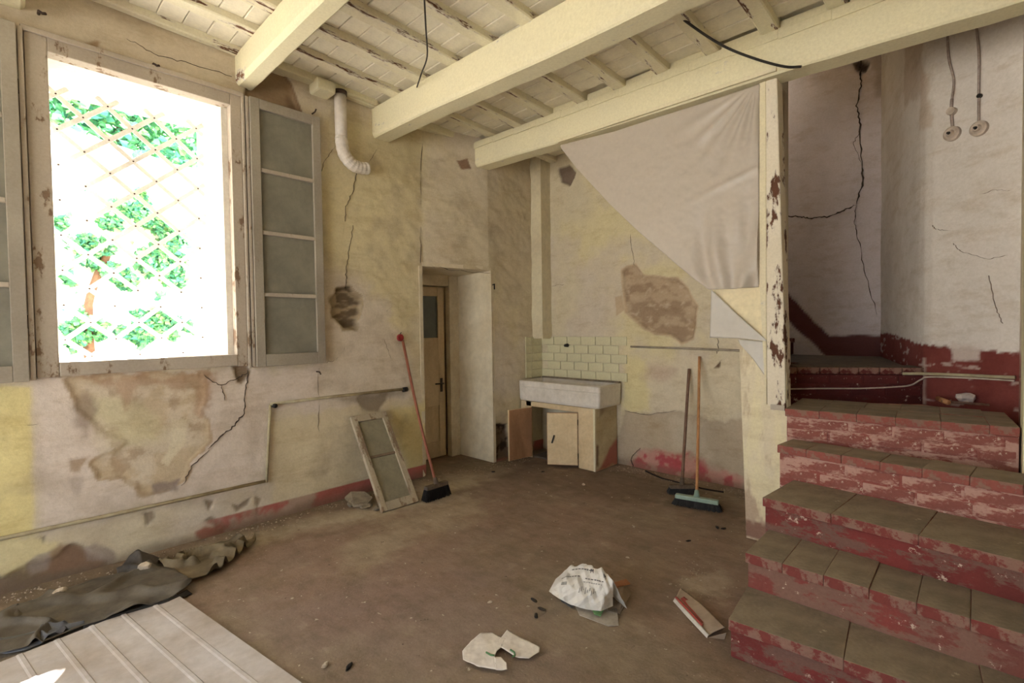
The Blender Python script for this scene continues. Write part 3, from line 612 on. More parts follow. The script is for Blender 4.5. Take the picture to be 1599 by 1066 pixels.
for a, b in ((487, 178), (494, 580)):                       # hooks that hold the open casement
    p = onl(a, b, 0.0)
    o = tube('wall_hook', [p + Vector((-0.02, 0, 0)), p + Vector((0.06, 0, 0)), p + Vector((0.075, 0.004, 0.02 if b < 300 else -0.02))], 0.006, M_hinge, None, 8)
    tag(o, 'small rusty hook above the right casement' if b < 300 else 'small rusty hook below the right casement', 'hook')
for a, b, t in ((238, 103, 'small rusty hook in the wall above the window head'), (60, 22, 'round iron eye fixed high above the left casement')):
    p = onl(a, b, 0.0); tag(tube('wall_hook', [p + Vector((-.02, 0, 0)), p + Vector((.04, 0, 0)), p + Vector((.05, .015, -.012)), p + Vector((.045, .03, -.004))], 0.008, M_hinge, None, 8), t, 'hook')
# lattice grille
M_gr = mat('white_painted_iron', (238, 236, 230), (224, 220, 212), 12, 0.6, 0.1)
gx = -4.60; gr = thing('window_grille', (gx, 0.72, 1.33), 'white iron lattice grille fixed across the window opening', 'grille')
ny0, nz0, py_, pz_ = 0.456, 3.04, 0.139, 0.121; sl_ = pz_ / py_
for sg in (1, -1):
    for k in range(-26, 26):
        c0 = nz0 + 2 * pz_ * k
        A, B = 0.236, 1.199; pts = []
        za_, zb_ = c0 + sg * sl_ * (A - ny0), c0 + sg * sl_ * (B - ny0); a, b = A, B
        lo, hi = 1.315, 3.215
        for end in (0, 1):
            zz = za_ if end == 0 else zb_
            if zz < lo or zz > hi:
                lim = lo if zz < lo else hi; yy = ny0 + (lim - c0) / (sg * sl_)
                if end == 0: a = yy
                else: b = yy
        if b - a < 0.03 or a < A - 1e-6 or b > B + 1e-6: continue
        p = Vector((gx + sg * 0.004, a, c0 + sg * sl_ * (a - ny0))); q = Vector((gx + sg * 0.004, b, c0 + sg * sl_ * (b - ny0)))
        d = (q - p); L_ = d.length; M = Matrix.Translation((p + q) / 2) @ Matrix.Rotation(math.atan2(d.z, d.y), 4, 'X')
        box('bar', (-0.003, -L_ / 2, -0.016), (0.003, L_ / 2, 0.016), M_gr, gr, 0.001, M)
bm = bmesh.new()
for i in range(-2, 8):
    for j in range(-18, 5):
        y = ny0 + py_ * i; z = nz0 + pz_ * j
        if (i + j) % 2 == 0 and 0.25 < y < 1.19 and 1.33 < z < 3.2: bm_tube(bm, [(gx - .012, y, z), (gx + .010, y, z)], 0.006, 6)
frombm('rivets', bm, M_hinge, gr, kind='stuff')

# ================================================================== OUTSIDE
M_ground = mat('pale_gravel', (202, 196, 184), (182, 176, 164), 3, 0.95, 0.2)
tag(box('ground', (-40, -40, -0.6), (40, 40, -0.10), M_ground, None, 0), kind='structure')
M_out = mat('sunlit_render', (238, 237, 232), (228, 226, 218), 1.5, 0.95, 0.2)
XCW = -8.6
p1 = onx(75, 190, XCW); p2 = onx(272, 256, XCW); sl2 = (p2.z - p1.z) / (p2.y - p1.y)
poly = [Vector((XCW, -6, -0.3)), Vector((XCW, 5.5, -0.3)), Vector((XCW, 5.5, p2.z + 0.0 * sl2)), Vector((XCW, p2.y, p2.z)), Vector((XCW, p1.y, p1.z)), Vector((XCW, -6, p1.z + sl2 * (-6 - p1.y) * 0.3))]
cw_ = prism('courtyard_wall', poly, (-0.3, 0, 0), M_out); tag(cw_, 'pale rendered courtyard wall seen through the window behind the ivy', 'wall')
def leaf_mat(name, c):
    m, t, b = _new(name); b.inputs['Roughness'].default_value = 0.5
    n = _noise(t, 3, 3); r = _ramp(t, n.outputs[0], 0.35, 0.65, L4(c), L4([x * 0.8 for x in c])); t.links.new(r.outputs[0], b.inputs['Base Color'])
    return m
M_lf = [leaf_mat('ivy_leaf_a', (92, 196, 116)), leaf_mat('ivy_leaf_b', (140, 214, 118)), leaf_mat('ivy_leaf_c', (60, 160, 120))]
def leaves(name, pts, size, parent, facing, spread=0.6):
    V = []; Fc = []; mi = []
    for p in pts:
        s = size * random.uniform(0.6, 1.2); n = (Vector(facing) + Vector((random.gauss(0, spread) for _ in range(3)))).normalized()
        x, y, z = frame_of(n); a = random.uniform(0, 6.28); ux = x * math.cos(a) + y * math.sin(a); uy = z.cross(ux); i = len(V)
        V += [p - ux * s * .5, p - uy * s * .42 + n * s * .1 - ux * .1 * s, p + ux * s * .6 - n * s * .1, p + uy * s * .42 + n * s * .1 - ux * .1 * s]
        Fc += [(i, i + 1, i + 2), (i, i + 2, i + 3)]; k = random.choice((0, 0, 1, 2)); mi += [k, k]
    o = mk(name, V, Fc, M_lf, parent)
    o.data.polygons.foreach_set('material_index', np.array(mi, np.int32)); o['kind'] = 'stuff'; return o
ivp = [(onx(a, b, XCW).y, onx(a, b, XCW).z) for a, b in [(112, 300), (160, 262), (200, 240), (232, 262), (238, 325), (262, 345), (290, 372), (288, 520), (262, 560), (232, 555), (210, 500), (190, 452), (150, 438), (150, 540), (108, 552), (84, 480), (74, 380)]]
pts = []; ys = [q[0] for q in ivp]; zs = [q[1] for q in ivp]
cand = np.stack([RNG.uniform(min(ys), max(ys), 22000), RNG.uniform(min(zs), max(zs), 22000)], 1)
sdv = sdpoly(cand[:, 0], cand[:, 1], ivp) + (fbm(cand[:, 0], cand[:, 1], 2.2, 201) - .5) * 0.9
dn = fbm(cand[:, 0], cand[:, 1], 3.2, 205)
for (y, z), k, d in zip(cand, sdv, dn):
    if k < 0.02 and d > 0.47: pts.append(Vector((XCW + random.uniform(0.03, 0.28), y, z)))
iv = thing('ivy', (XCW + 0.1, 0.2, -0.1), 'bright green ivy climbing the courtyard wall outside the window', 'ivy')
leaves('foliage', pts[:7000], 0.085, iv, (0.8, 0.1, 0.5))
M_bark = mat('brown_bark', (150, 104, 74), (120, 84, 62), 10, 0.9, 0.5)
q0 = onx(140, 548, XCW); tube('stem', spline([(XCW + .1, q0.y, -0.1), (XCW + .1, q0.y + .03, 0.6), (XCW + .1, q0.y - .02, q0.z + .5), (XCW + .12, q0.y + .2, q0.z + 1.3)]), [.07] * 9 + [.06] * 8 + [.045] * 8, M_bark, iv)
tr = thing('tree', (-12.2, 0.6, -0.1), 'leafy green tree rising behind the courtyard wall', 'tree')
c0 = onx(190, 200, -12); tp = []
for k in range(5200):
    a, b = random.uniform(20, 345), random.uniform(120, 290); p = onx(a, b, -12 + random.uniform(-.8, .8)); tp.append(p)
leaves('foliage', tp, 0.17, tr, (0.7, 0.1, 0.6), 0.9)
tube('trunk', [(-12.2, .6, -0.2), (-12.15, .65, 2.0), (-12, c0.y, c0.z)], [.18, .15, .08], M_bark, tr)
portal('portal_window', (XO + 0.02, 0.72, 2.26), (0, R(-90), 0), 1.9, 0.96)
portal('portal_window_rear', (XO + 0.02, -1.85, 2.05), (0, R(-90), 0), 2.3, 1.1)
portal('portal_rear', (-1.75, YR - 0.05, 1.35), (R(90), 0, 0), 3.7, 2.7)
portal('portal_assumed_skylight', (-1.95, 5.45, 5.85), (0, 0, 0), 0.8, 1.0)  # sampling portal for the assumed stairwell skylight

# ================================================================== DOORWAY
M_door = mat('cream_door_paint', (214, 190, 152), (196, 168, 128), 5, 0.6, 0.1, stretch=(1, 1, .3)); M_dfr = mat('door_frame_paint', (216, 202, 172), (200, 182, 148), 6, 0.7, 0.15)
M_jambp = M_plain
door = thing('door_1', (-4.5, 3.4, 0), 'cream door standing ajar at the back of the deep doorway', 'door', kind='structure')
xd = -4.46
def rev(name, P): mk(name, [Vector(p) for p in P], [(0, 1, 2, 3)], M_wall2, door)
M_wall2 = mat('doorway_plaster', (220, 206, 176), (206, 188, 152), 2.5, 0.92, 0.3)
ya, yb, zt = HD[0], HD[1], HD[3]
xa_, xb_ = float(xw(ya)) + 0.004, float(xw(yb)) + 0.004
for P in ([(xb_, yb, 0), (xd, yb, 0), (xd, yb, zt), (xb_, yb, zt)], [(xa_, ya, 0), (xd, ya, 0), (xd, ya, zt), (xa_, ya, zt)]):
    mk('reveal', [Vector(p) for p in P] + [Vector(p) + Vector((0, 0.04 if P[0][1] > 3.4 else -0.04, 0)) for p in P], [(0, 1, 2, 3), (4, 7, 6, 5), (0, 4, 5, 1), (1, 5, 6, 2), (2, 6, 7, 3), (3, 7, 4, 0)], M_wall2, door)
mk('reveal', [Vector(p) for p in [(xa_, ya, zt), (xb_, yb, zt), (xd, yb, zt - .02), (xd, ya, zt - .02), (xa_, ya, zt + .04), (xb_, yb, zt + .04), (xd, yb, zt + .04), (xd, ya, zt + .04)]], [(0, 1, 2, 3), (4, 7, 6, 5), (0, 4, 5, 1), (1, 5, 6, 2), (2, 6, 7, 3), (3, 7, 4, 0)], M_wall2, door)
yf = onx(704, 600, xd).y
box('door_frame', (xd - 0.08, yf, 0), (xd, yb + 0.02, zt), M_dfr, door, 0.006)
yl = onx(695, 600, xd - 0.06).y; ztop = onx(690, 449, xd - 0.06).z
box('door_frame', (xd - 0.09, ya - 0.3, ztop + 0.015), (xd - 0.01, yf, zt), M_dfr, door, 0.006)
lf = thing_part('leaf', (xd - 0.06, yl - 0.4, 0), door)
X0, X1 = xd - 0.10, xd - 0.06; gl0 = onx(668, 462, X1); gl1 = onx(684, 527, X1); ylf = yl - 0.78
box('stile', (X0, gl1.y + 0.003, 0.02), (X1, yl, ztop), M_door, lf, 0.004)
box('stile', (X0, ylf, 0.02), (X1, ylf + 0.11, ztop), M_door, lf, 0.004)
box('top_rail', (X0, ylf + 0.11, gl0.z), (X1, gl1.y + 0.003, ztop), M_door, lf, 0.004)
box('mid_rail', (X0, ylf + 0.11, 0.62), (X1, gl1.y + 0.003, gl1.z), M_door, lf, 0.004)
box('panel', (X0 + .008, ylf + 0.11, 0.2), (X1 - .012, gl1.y + 0.003, 0.62), M_door, lf, 0.004)
box('bottom_rail', (X0, ylf + 0.11, 0.02), (X1, gl1.y + 0.003, 0.2), M_door, lf, 0.004)
box('pane', (X0 + .015, ylf + 0.11, gl1.z), (X0 + .02, gl1.y + 0.003, gl0.z), mat('grey_green_glass', (96, 104, 98), (84, 92, 90), 3, 0.3, 0.02, spec=.5), lf, 0)
M_hand = mat('dark_metal', (64, 56, 50), (44, 40, 38), 20, 0.5, 0.1, metal=0.5)
h = onx(689, 598, X1); tube('handle', [(X1, h.y, h.z), (X1 + .045, h.y, h.z), (X1 + .05, h.y - .03, h.z), (X1 + .05, h.y - .12, h.z + .004)], 0.009, M_hand, lf); box('handle_plate', (X1, h.y - .018, h.z - .1), (X1 + .005, h.y + .018, h.z + .06), M_hand, lf, 0.002)
tag(box('light_block_behind_door', (-4.90, 2.1, -.1), (-4.84, 5.0, 3.9), M_plain), kind='structure'); tag(box('light_block_door_side', (-4.84, 2.1, -.1), (-4.25, 2.18, 3.6), M_plain), kind='structure'); tag(box('light_block_door_end', (-4.84, 4.92, -.1), (-4.12, 5.0, 3.9), M_plain), kind='structure')  # added blocks keep sky light out of the unseen space behind the door

# ================================================================== STAIRCASE
def red_mat(name, paint, under, amount, dark):
    m, t, b = _new(name); b.inputs['Roughness'].default_value = 0.85; b.inputs['Specular IOR Level'].default_value = 0.2
    n = _noise(t, 7, 12, 0.72, stretch=(0.7, 1, 1.6)); n2 = _noise(t, 2.2, 6, 0.6); g = _noise(t, 70, 4, .7)
    base = _ramp(t, n2.outputs[0], 0.35, 0.65, L4(paint), L4(dark))
    k = _ramp(t, n.outputs[0], amount - .03, amount + .03, (1, 1, 1, 1), (0, 0, 0, 1))
    c = _mix(t, k.outputs[0], base.outputs[0], L4(under))
    f = _noise(t, 16, 8, .75); k3 = _ramp(t, f.outputs[0], 0.61, 0.64); c = _mix(t, k3.outputs[0], c, L4((206, 178, 156)))
    gr = _ramp(t, g.outputs[0], .2, .8, (.82, .8, .8, 1), (1.08, 1.08, 1.08, 1)); t.links.new(_mix(t, 1.0, c, gr.outputs[0], 'MULTIPLY'), b.inputs['Base Color'])
    _bump(t, b, n.outputs[0], 0.5, 0.01); return m
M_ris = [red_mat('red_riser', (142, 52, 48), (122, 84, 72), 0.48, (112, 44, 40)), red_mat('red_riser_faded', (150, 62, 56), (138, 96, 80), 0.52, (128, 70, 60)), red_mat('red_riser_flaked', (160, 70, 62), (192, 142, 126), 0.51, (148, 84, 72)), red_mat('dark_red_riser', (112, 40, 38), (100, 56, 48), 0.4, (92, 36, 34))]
def tread_mat(name, dust, dust2, front):
    m, t, b = _new(name); b.inputs['Roughness'].default_value = 0.9; b.inputs['Specular IOR Level'].default_value = 0.2
    ge = t.nodes.new('ShaderNodeNewGeometry'); sp = t.nodes.new('ShaderNodeSeparateXYZ'); t.links.new(ge.outputs['True Normal'], sp.inputs[0])
    k = _ramp(t, sp.outputs[2], 0.35, 0.6)
    oi = t.nodes.new('ShaderNodeObjectInfo')
    n = _noise(t, 8, 9, .7); r = _ramp(t, n.outputs[0], .35, .65, L4(dust), L4(dust2)); n2 = _noise(t, 12, 9, .72)
    ro = _ramp(t, oi.outputs['Random'], 0, 1, (.9, .9, .9, 1), (1.08, 1.06, 1.04, 1)); top = _mix(t, 1.0, r.outputs[0], ro.outputs[0], 'MULTIPLY')
    fl = _ramp(t, n2.outputs[0], .66, .69); top = _mix(t, fl.outputs[0], top, L4((190, 176, 150)))
    fr = _ramp(t, n2.outputs[0], .46, .52, L4(front), L4((146, 104, 88)))
    c = _mix(t, k.outputs[0], fr.outputs[0], top); g = _noise(t, 70, 4, .7); gr = _ramp(t, g.outputs[0], .2, .8, (.84, .84, .82, 1), (1.06, 1.06, 1.06, 1))
    t.links.new(_mix(t, 1.0, c, gr.outputs[0], 'MULTIPLY'), b.inputs['Base Color']); _bump(t, b, n2.outputs[0], .45, .008); return m
M_tr = [tread_mat('dusty_tread_brick', (158, 142, 120), (132, 118, 99), (136, 58, 52)), tread_mat('dusty_tread_brick_pale', (160, 142, 122), (136, 121, 103), (156, 78, 68))]
stairs = thing('staircase', (-0.3, 2.25, 0), 'brick staircase with worn red risers and dusty treads', 'staircase')
ZS = [0.18, 0.36, 0.54, 0.75, 0.95]
SP = [((1137, 966), (1430, 1066)), ((1164, 862), (1500, 960)), ((1191, 776), (1599, 876)), ((1214, 694), (1599, 757)), ((1226, 637), (1599, 668))]
FR = [(onz(*a, z), onz(*b, z)) for (a, b), z in zip(SP, ZS)]
for k in range(5):
    A, B = FR[k]; z = ZS[k]; zp = ZS[k - 1] if k else 0.0; d = (B - A); d.z = 0; d.normalize(); nb = Vector((-d.y, d.x, 0))
    if k < 4: dep = (FR[k + 1][0] - A).dot(nb) + 0.05; Wd = 1.75
    else: dep = 1.25; Wd = 1.08
    M = Matrix(((d.x, nb.x, 0, A.x), (d.y, nb.y, 0, A.y), (0, 0, 1, 0), (0, 0, 0, 1)))
    st = thing_part('step', (A.x + 0.5, A.y + 0.1, zp), stairs)
    mt = [M_ris[0], M_ris[1], M_ris[0], M_ris[2], M_ris[2]][k]
    box('riser', (0.006, 0.016, 0.0), (Wd, dep, z - 0.052), mt, st, 0.006, M, jit=0.0)
    x = 0.0; bw = [0.42, 0.165, 0.34, 0.17, 0.19][k]; rows = [(0, dep - 0.03)] if k < 4 else [(0, 0.30), (0.305, 0.60)]
    for (r0, r1) in rows:
        x = 0.0 if r0 == 0 else 0.0
        while x < Wd - 0.03:
            x2 = min(x + bw + random.uniform(-.012, .012), Wd); dzr = random.uniform(-.0025, .002); rt = Matrix.Rotation(random.uniform(-.008, .008), 4, 'X')
            bm = bmesh.new(); bm_box(bm, (x + .0004, r0 - random.uniform(0, .006), z - .05 + dzr), (x2 - .0004, r1, z + dzr), 0.004)
            bm.transform(M @ Matrix.Translation((0, 0, z)) @ rt @ Matrix.Translation((0, 0, -z)))
            frombm('tread_brick', bm, M_tr[1 if k >= 3 else 0], st); x = x2
    if k == 3 or k == 4:                                        # bricks showing where the paint of the riser has flaked away
        x = 0.02; h_ = (z - .055 - zp) ; rowsn = 2
        for rr in range(rowsn):
            x = 0.01 + (0.12 if rr else 0); zz0 = zp + .008 + rr * h_ / rowsn; zz1 = zp + (rr + 1) * h_ / rowsn - .004
            while x < Wd - 0.1:
                wv = random.uniform(.21, .25); x2 = min(x + wv, Wd); box('brick', (x, 0.010 + random.uniform(0, .005), zz0), (x2 - .010, .10, zz1), mt, st, 0.007, M); x = x2
# upper platform where the stair turns left
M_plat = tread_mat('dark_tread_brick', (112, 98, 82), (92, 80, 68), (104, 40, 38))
Z2 = 1.17; fa, fb = Vector((-1.12, 4.20, 0)), Vector((-0.235, 4.70, 0)); st = thing_part('step', (-0.8, 5.0, .95), stairs)
pp = [fa + Vector((.01, .02, .5)), fb + Vector((0, .02, .5)), Vector((-0.34, 4.9, .5)), Vector((-0.68, 6.14, .5)), Vector((-1.5, 6.14, .5)), Vector((-1.5, 4.87, .5)), Vector((-1.14, 4.87, .5))]
prism('riser', pp, (0, 0, Z2 - .055 - .5), M_ris[3], st)
d = (fb - fa).normalized(); nb = Vector((-d.y, d.x, 0)); M = Matrix(((d.x, nb.x, 0, fa.x), (d.y, nb.y, 0, fa.y), (0, 0, 1, 0), (0, 0, 0, 1))); Lf = (fb - fa).length; x = 0
while x < Lf - .02:
    x2 = min(x + .145 + random.uniform(-.02, .02), Lf); box('tread_brick', (x + .003, -.004, Z2 - .052), (x2 - .003, .26, Z2), M_plat, st, .008, M); x = x2
x = 0.06
while x < Lf - .1:
    x2 = min(x + .23, Lf); box('brick', (x, .008, .96), (x2 - .012, .06, 1.035), M_ris[3], st, .006, M); box('brick', (x + .08, .008, 1.045), (min(x2 + .068, Lf), .06, 1.112), M_ris[3], st, .006, M); x = x2
prism('paving', [Vector((-1.12, 4.50, Z2 - .055)), Vector((-.40, 4.90, Z2 - .055)), Vector((-.68, 6.14, Z2 - .055)), Vector((-1.5, 6.14, Z2 - .055)), Vector((-1.5, 4.87, Z2 - .055)), Vector((-1.12, 4.87, Z2 - .055))], (0, 0, .05), M_plat, st)
for k in range(5):                                             # upper flight climbing left behind the sink wall
    st = thing_part('step', (-1.6 - .28 * k, 5.5, Z2 + .18 * k), stairs); x1 = -1.45 - .28 * k; zt_ = Z2 + .18 * (k + 1)
    box('riser', (-3.18, 4.87, zt_ - .18), (x1 - .015, 6.13, zt_ - .05), M_ris[3], st, .004)
    for j in range(5): box('tread_brick', (x1 - .32, 4.87 + j * .252, zt_ - .05), (x1, 4.87 + j * .252 + .246, zt_), M_plat, st, .008)

# stub wall and post at the stair foot
def paint_stub(u, v):
    p = Paint(u, v, (230, 218, 176)); p.clouds((222, 208, 180), 2, .45, .65, 300, .8)
    p.region([(-.1, 0), (1.1, 0), (1.1, .10), (.5, .14), (-.1, .13)], (150, 104, 88), .01, .012, 301, .95); p.region([(-.1, .12), (.45, .12), (.3, .24), (.1, .36), (-.1, .3)], (190, 162, 136), .02, .05, 302, .85)
    p.clouds((196, 174, 140), 6, .6, .72, 303, .6); return p.c, (fbm(u, v, 3, 304) - .5) * .006
def fn_stub(u, v, d):
    xl = np.interp(v, [0, 1.32], [-1.157, -1.2]); xr = np.interp(v, [0, 1.16, 1.42], [-.88, -.9, -.93]); return np.stack([xl + (xr - xl) * u, YP + d, v], 1)
ws = grid('wall_stair_stub', fn_stub, 0, 1, 0, 1.40, .02, paint_stub, M_wall)
bm = bmesh.new(); vs = [(-1.157, 3.604, 0), (-.88, 3.604, 0), (-.93, 3.604, 1.4), (-1.2, 3.604, 1.4)]
a = [bm.verts.new(p) for p in vs]; b = [bm.verts.new((p[0], 3.73, p[2])) for p in vs]
bm.faces.new(a[::-1]); bm.faces.new(b)
for k in range(4): bm.faces.new((a[k], a[(k + 1) % 4], b[(k + 1) % 4], b[k]))
frombm('core', bm, M_cream, ws)
M_post = peel('flaking_post_paint', (226, 216, 196), (104, 60, 38), (212, 200, 182), 0.43, 5, (2.2, 1, .7), (220, 206, 178))
post = thing('stair_post', (-1.0, 3.66, 1.1), 'cream wooden post with flaking brown patches between plastic sheet and stairs', 'post')
def P3(a, b, y=YP): return ony(a, b, y)
yq = 3.575
prism('shaft', [P3(1196, 126, yq), P3(1213, 121, yq), P3(1219, 330, yq), P3(1224, 500, yq), P3(1227, 642, yq), P3(1198, 632, yq), P3(1197, 500, yq)], (0, .13, 0), M_post, post, .004)
prism('trim_strip', [P3(1185, 130, yq), P3(1196, 126, yq), P3(1197, 632, yq), P3(1194, 600, yq), P3(1186, 447, yq)], (0, .06, 0), M_cream, post, .003)
box('iron_strap', P3(1203, 639, 3.57) + Vector((0, 0, 0)), P3(1225, 633, 3.57) + Vector((0, .01, 0)), M_frame, post, .001)
sp = prism('spandrel_board', [P3(1108, 449, 3.596), P3(1190, 444, 3.596), P3(1197, 534, 3.596)], (0, .03, 0), mat('cream_board', (232, 216, 172), (226, 208, 164), 4, .8, .15)); tag(sp, 'cream triangular board below the plastic sheet beside the post', 'board')

# ================================================================== PLASTIC SHEET
def plastic(name, c, trans):
    m, t, b = _new(name); o = t.nodes['Material Output']; b.inputs['Base Color'].default_value = L4(c); b.inputs['Roughness'].default_value = 0.32; b.inputs['Specular IOR Level'].default_value = 0.45
    n = _noise(t, 30, 4, .6); r = _ramp(t, n.outputs[0], .3, .7, L4(c), L4([x * .96 for x in c])); t.links.new(r.outputs[0], b.inputs['Base Color'])
    tl = t.nodes.new('ShaderNodeBsdfTranslucent'); tl.inputs[0].default_value = L4(c); mx = t.nodes.new('ShaderNodeMixShader'); mx.inputs[0].default_value = trans
    t.links.new(b.outputs[0], mx.inputs[1]); t.links.new(tl.outputs[0], mx.inputs[2]); t.links.new(mx.outputs[0], o.inputs[0]); return m
M_pl = plastic('milky_plastic', (216, 203, 188), 0.3); M_pl2 = plastic('clear_grey_plastic', (220, 214, 204), 0.35)
ysh = 3.572
top = [P3(876, 226, ysh), P3(960, 205, ysh), P3(1030, 182, ysh), P3(1100, 160, ysh), P3(1160, 140, ysh), P3(1186, 131, ysh)]
bot = [P3(876, 230, ysh), P3(900, 262, ysh), P3(950, 316, ysh), P3(1000, 364, ysh), P3(1060, 416, ysh), P3(1106, 452, ysh), P3(1144, 451, ysh), P3(1184, 448, ysh)]
def fold(U, V, P):
    o = np.zeros(P.shape); x = P[..., 0]; z = P[..., 2]
    # folds fanning out from the lower right part, pulled creases at the top right nail
    a = np.arctan2(x + 1.25, z - 1.45); r = np.hypot(x + 1.25, z - 1.45)
    o[..., 1] += 0.024 * np.sin(a * 15 + 0.6 * np.sin(r * 5)) * sstep(1.25, 0.35, r) * sstep(-0.9, -0.1, a) * (V > 0)
    o[..., 1] += 0.013 * np.sin(x * 38) * sstep(2.55, 2.0, z) * sstep(-1.62, -1.35, x)
    b = np.arctan2(x + 1.07, 3.15 - z); rb = np.hypot(x + 1.07, 3.15 - z)
    o[..., 1] += 0.015 * np.sin(b * 22) * sstep(0.75, 0.12, rb) * sstep(0.0, 0.06, rb)
    b2_ = np.arctan2(x + 1.07, 2.62 - z); o[..., 1] -= 0.012 * np.exp(-((z - 2.56 - 0.30 * (x + 1.08)) / 0.025) ** 2) * sstep(-1.7, -1.2, x)
    o[..., 1] += (fbm(x, z, 3.5, 310) - .5) * 0.03 - 0.004
    ed = np.minimum(1, V * 6 + .0); o[..., 1] *= ed
    return o
sh = ruled('plastic_sheet', top, bot, M_pl, None, 190, 130, fold, 0.0015, (0, 1, 0)); tag(sh, 'large milky plastic sheet stretched from the beam down to a diagonal edge', 'plastic sheet')
def flutter(U, V, P):
    o = np.zeros(P.shape); o[..., 1] = (fbm(P[..., 0], P[..., 2], 7, 312) - .5) * .02; return o
o = ruled('plastic_sheet', [P3(1111, 452, 3.566), P3(1150, 490, 3.566), P3(1197, 531, 3.566)], [P3(1108, 527, 3.566), P3(1150, 528, 3.566), P3(1197, 532, 3.566)], M_pl2, None, 40, 24, flutter, .0015, (0, 1, 0)); tag(o, 'small triangular white plastic flap folded below the cream board', 'plastic sheet')
o = ruled('plastic_sheet', [P3(1152, 530, 3.58), P3(1197, 533, 3.58)], [P3(1156, 538, 3.58), P3(1176, 560, 3.58), P3(1198, 592, 3.58)], M_pl2, None, 30, 20, flutter, .0015, (0, 1, 0)); tag(o, 'clear plastic corner stuck on the cream stub wall under the flap', 'plastic sheet')

# ================================================================== SINK CORNER
M_tile = mat('cream_glazed_tile', (214, 208, 166), (204, 196, 154), 3, 0.25, 0.05, spec=.5); M_white = mat('white_fireclay', (226, 218, 208), (212, 202, 188), 4, 0.3, 0.05, spec=.5)
bm = bmesh.new(); bm_box(bm, (-.0975, -.004, -.0470), (.0975, .006, .0470), .002, seg=1); t0 = frombm('wall_tile', bm, M_tile, wall_back)
first = True
for r in range(5):
    z = 0.955 + r * 0.0985 - .0; off = 0.1 if r % 2 else 0.0
    for c in range(-1, 7):
        xc = -3.80 + off + c * .2
        if xc - .1 < -3.905 or xc + .1 > -2.63: continue
        o = t0 if first else t0.copy()
        if not first: COL.objects.link(o)
        first = False; o.location = (xc, YB - .012 + random.uniform(-.001, .001), z); o.rotation_euler = (random.uniform(-.006, .006), 0, random.uniform(-.004, .004))
    for c, wd in ((0, .195), (1, .1)):                       # return of the tiles on the left wall
        o = box('wall_tile', (-3.902, 4.44 - .0 + (.0 if c == 0 else -.1), z - .047), (-3.888, 4.44 + (.195 if c == 0 else -.005), z + .047), M_tile, wall_left, .002)
p = ony(886, 539, YB - .02); o = tube('tap_stub', [p + Vector((0, .03, 0)), p, p + Vector((0, -.05, 0))], [.022, .022, .016], M_hand); tag(o, 'dark capped pipe stub sticking out of the wall tiles', 'pipe stub')
def rrect(x0, x1, y0, y1, z, r, n=5):
    o = []
    for cx, cy, a in ((x1 - r, y0 + r, -90), (x1 - r, y1 - r, 0), (x0 + r, y1 - r, 90), (x0 + r, y0 + r, 180)):
        for k in range(n + 1): t = R(a + 90 * k / n); o.append(Vector((cx + r * math.cos(t), cy + r * math.sin(t), z)))
    return o
def loft(name, loops, m, parent, cap0=True, cap1=True, smooth=False):
    bm = bmesh.new(); rs = [[bm.verts.new(p) for p in l] for l in loops]; n = len(rs[0])
    for a, b in zip(rs, rs[1:]):
        for k in range(n): bm.faces.new((a[k], a[(k + 1) % n], b[(k + 1) % n], b[k]))
    if cap0: bm.faces.new(rs[0][::-1])
    if cap1: bm.faces.new(rs[-1])
    return frombm(name, bm, m, parent, smooth)
sx0, sx1, sy0, sy1 = -3.885, -2.765, 4.19, 4.632
sink = thing('sink', (-3.33, 4.42, .66), 'long white ceramic kitchen sink on the low cabinet', 'sink')
loft('basin', [rrect(sx0 + .01, sx1 - .012, sy0 + .012, sy1, .665, .03), rrect(sx0, sx1 - .004, sy0 + .004, sy1, .69, .035), rrect(sx0, sx1, sy0, sy1, .825, .035), rrect(sx0, sx1 + .004, sy0 - .006, sy1, .832, .04), rrect(sx0, sx1 + .004, sy0 - .006, sy1, .885, .04),
               rrect(sx0 + .006, sx1 - .004, sy0 + .004, sy1, .895, .035), rrect(sx0 + .03, sx1 - .03, sy0 + .03, sy1 - .02, .894, .03), rrect(sx0 + .04, sx1 - .04, sy0 + .04, sy1 - .03, .87, .03), rrect(sx0 + .06, sx1 - .06, sy0 + .06, sy1 - .05, .73, .04), rrect(sx0 + .1, sx1 - .1, sy0 + .1, sy1 - .09, .72, .04)], M_white, sink)
tube('drain', [(-3.3, 4.42, .72), (-3.3, 4.42, .727)], .03, M_hand, sink)
box('back_ledge', (sx0 + .02, sy1 - .035, .894), (sx1 - .01, sy1 + .002, .912), mat('grimy_ledge', (150, 130, 104), (120, 104, 84), 12), sink, .004)
M_cab = mat('cream_cabinet_paint', (226, 198, 150), (214, 182, 132), 5, .6, .1); M_cabin = mat('bare_brown_door_back', (192, 136, 90), (158, 106, 68), 4, .8, .2, stretch=(1, 1, .3))
cab = thing('sink_cabinet', (-3.3, 4.4, 0), 'low cream cabinet under the sink with both doors hanging open', 'cabinet')
def paint_cabside(u, v):
    p = Paint(u, v, (218, 204, 160)); p.clouds((200, 180, 138), 3, .45, .65, 320, .8)
    p.region([(4.2, 0), (4.68, 0), (4.68, .28), (4.50, .2), (4.38, .08), (4.3, .02)], (196, 96, 88), .03, .04, 321, .85); p.region([(4.2, .05), (4.28, .05), (4.28, .26), (4.24, .28), (4.2, .2)], (130, 92, 74), .02, .03, 322, .8)
    p.region([(4.3, .55), (4.5, .6), (4.4, .66), (4.3, .66)], (150, 124, 96), .03, .05, 323, .7); return p.c, p.d
grid('side_wall', lambda u, v, d: np.stack([np.full_like(u, -2.835), u, v], 1), 4.235, 4.64, 0, .662, .015, paint_cabside, M_wall, kind=None, parent=cab)
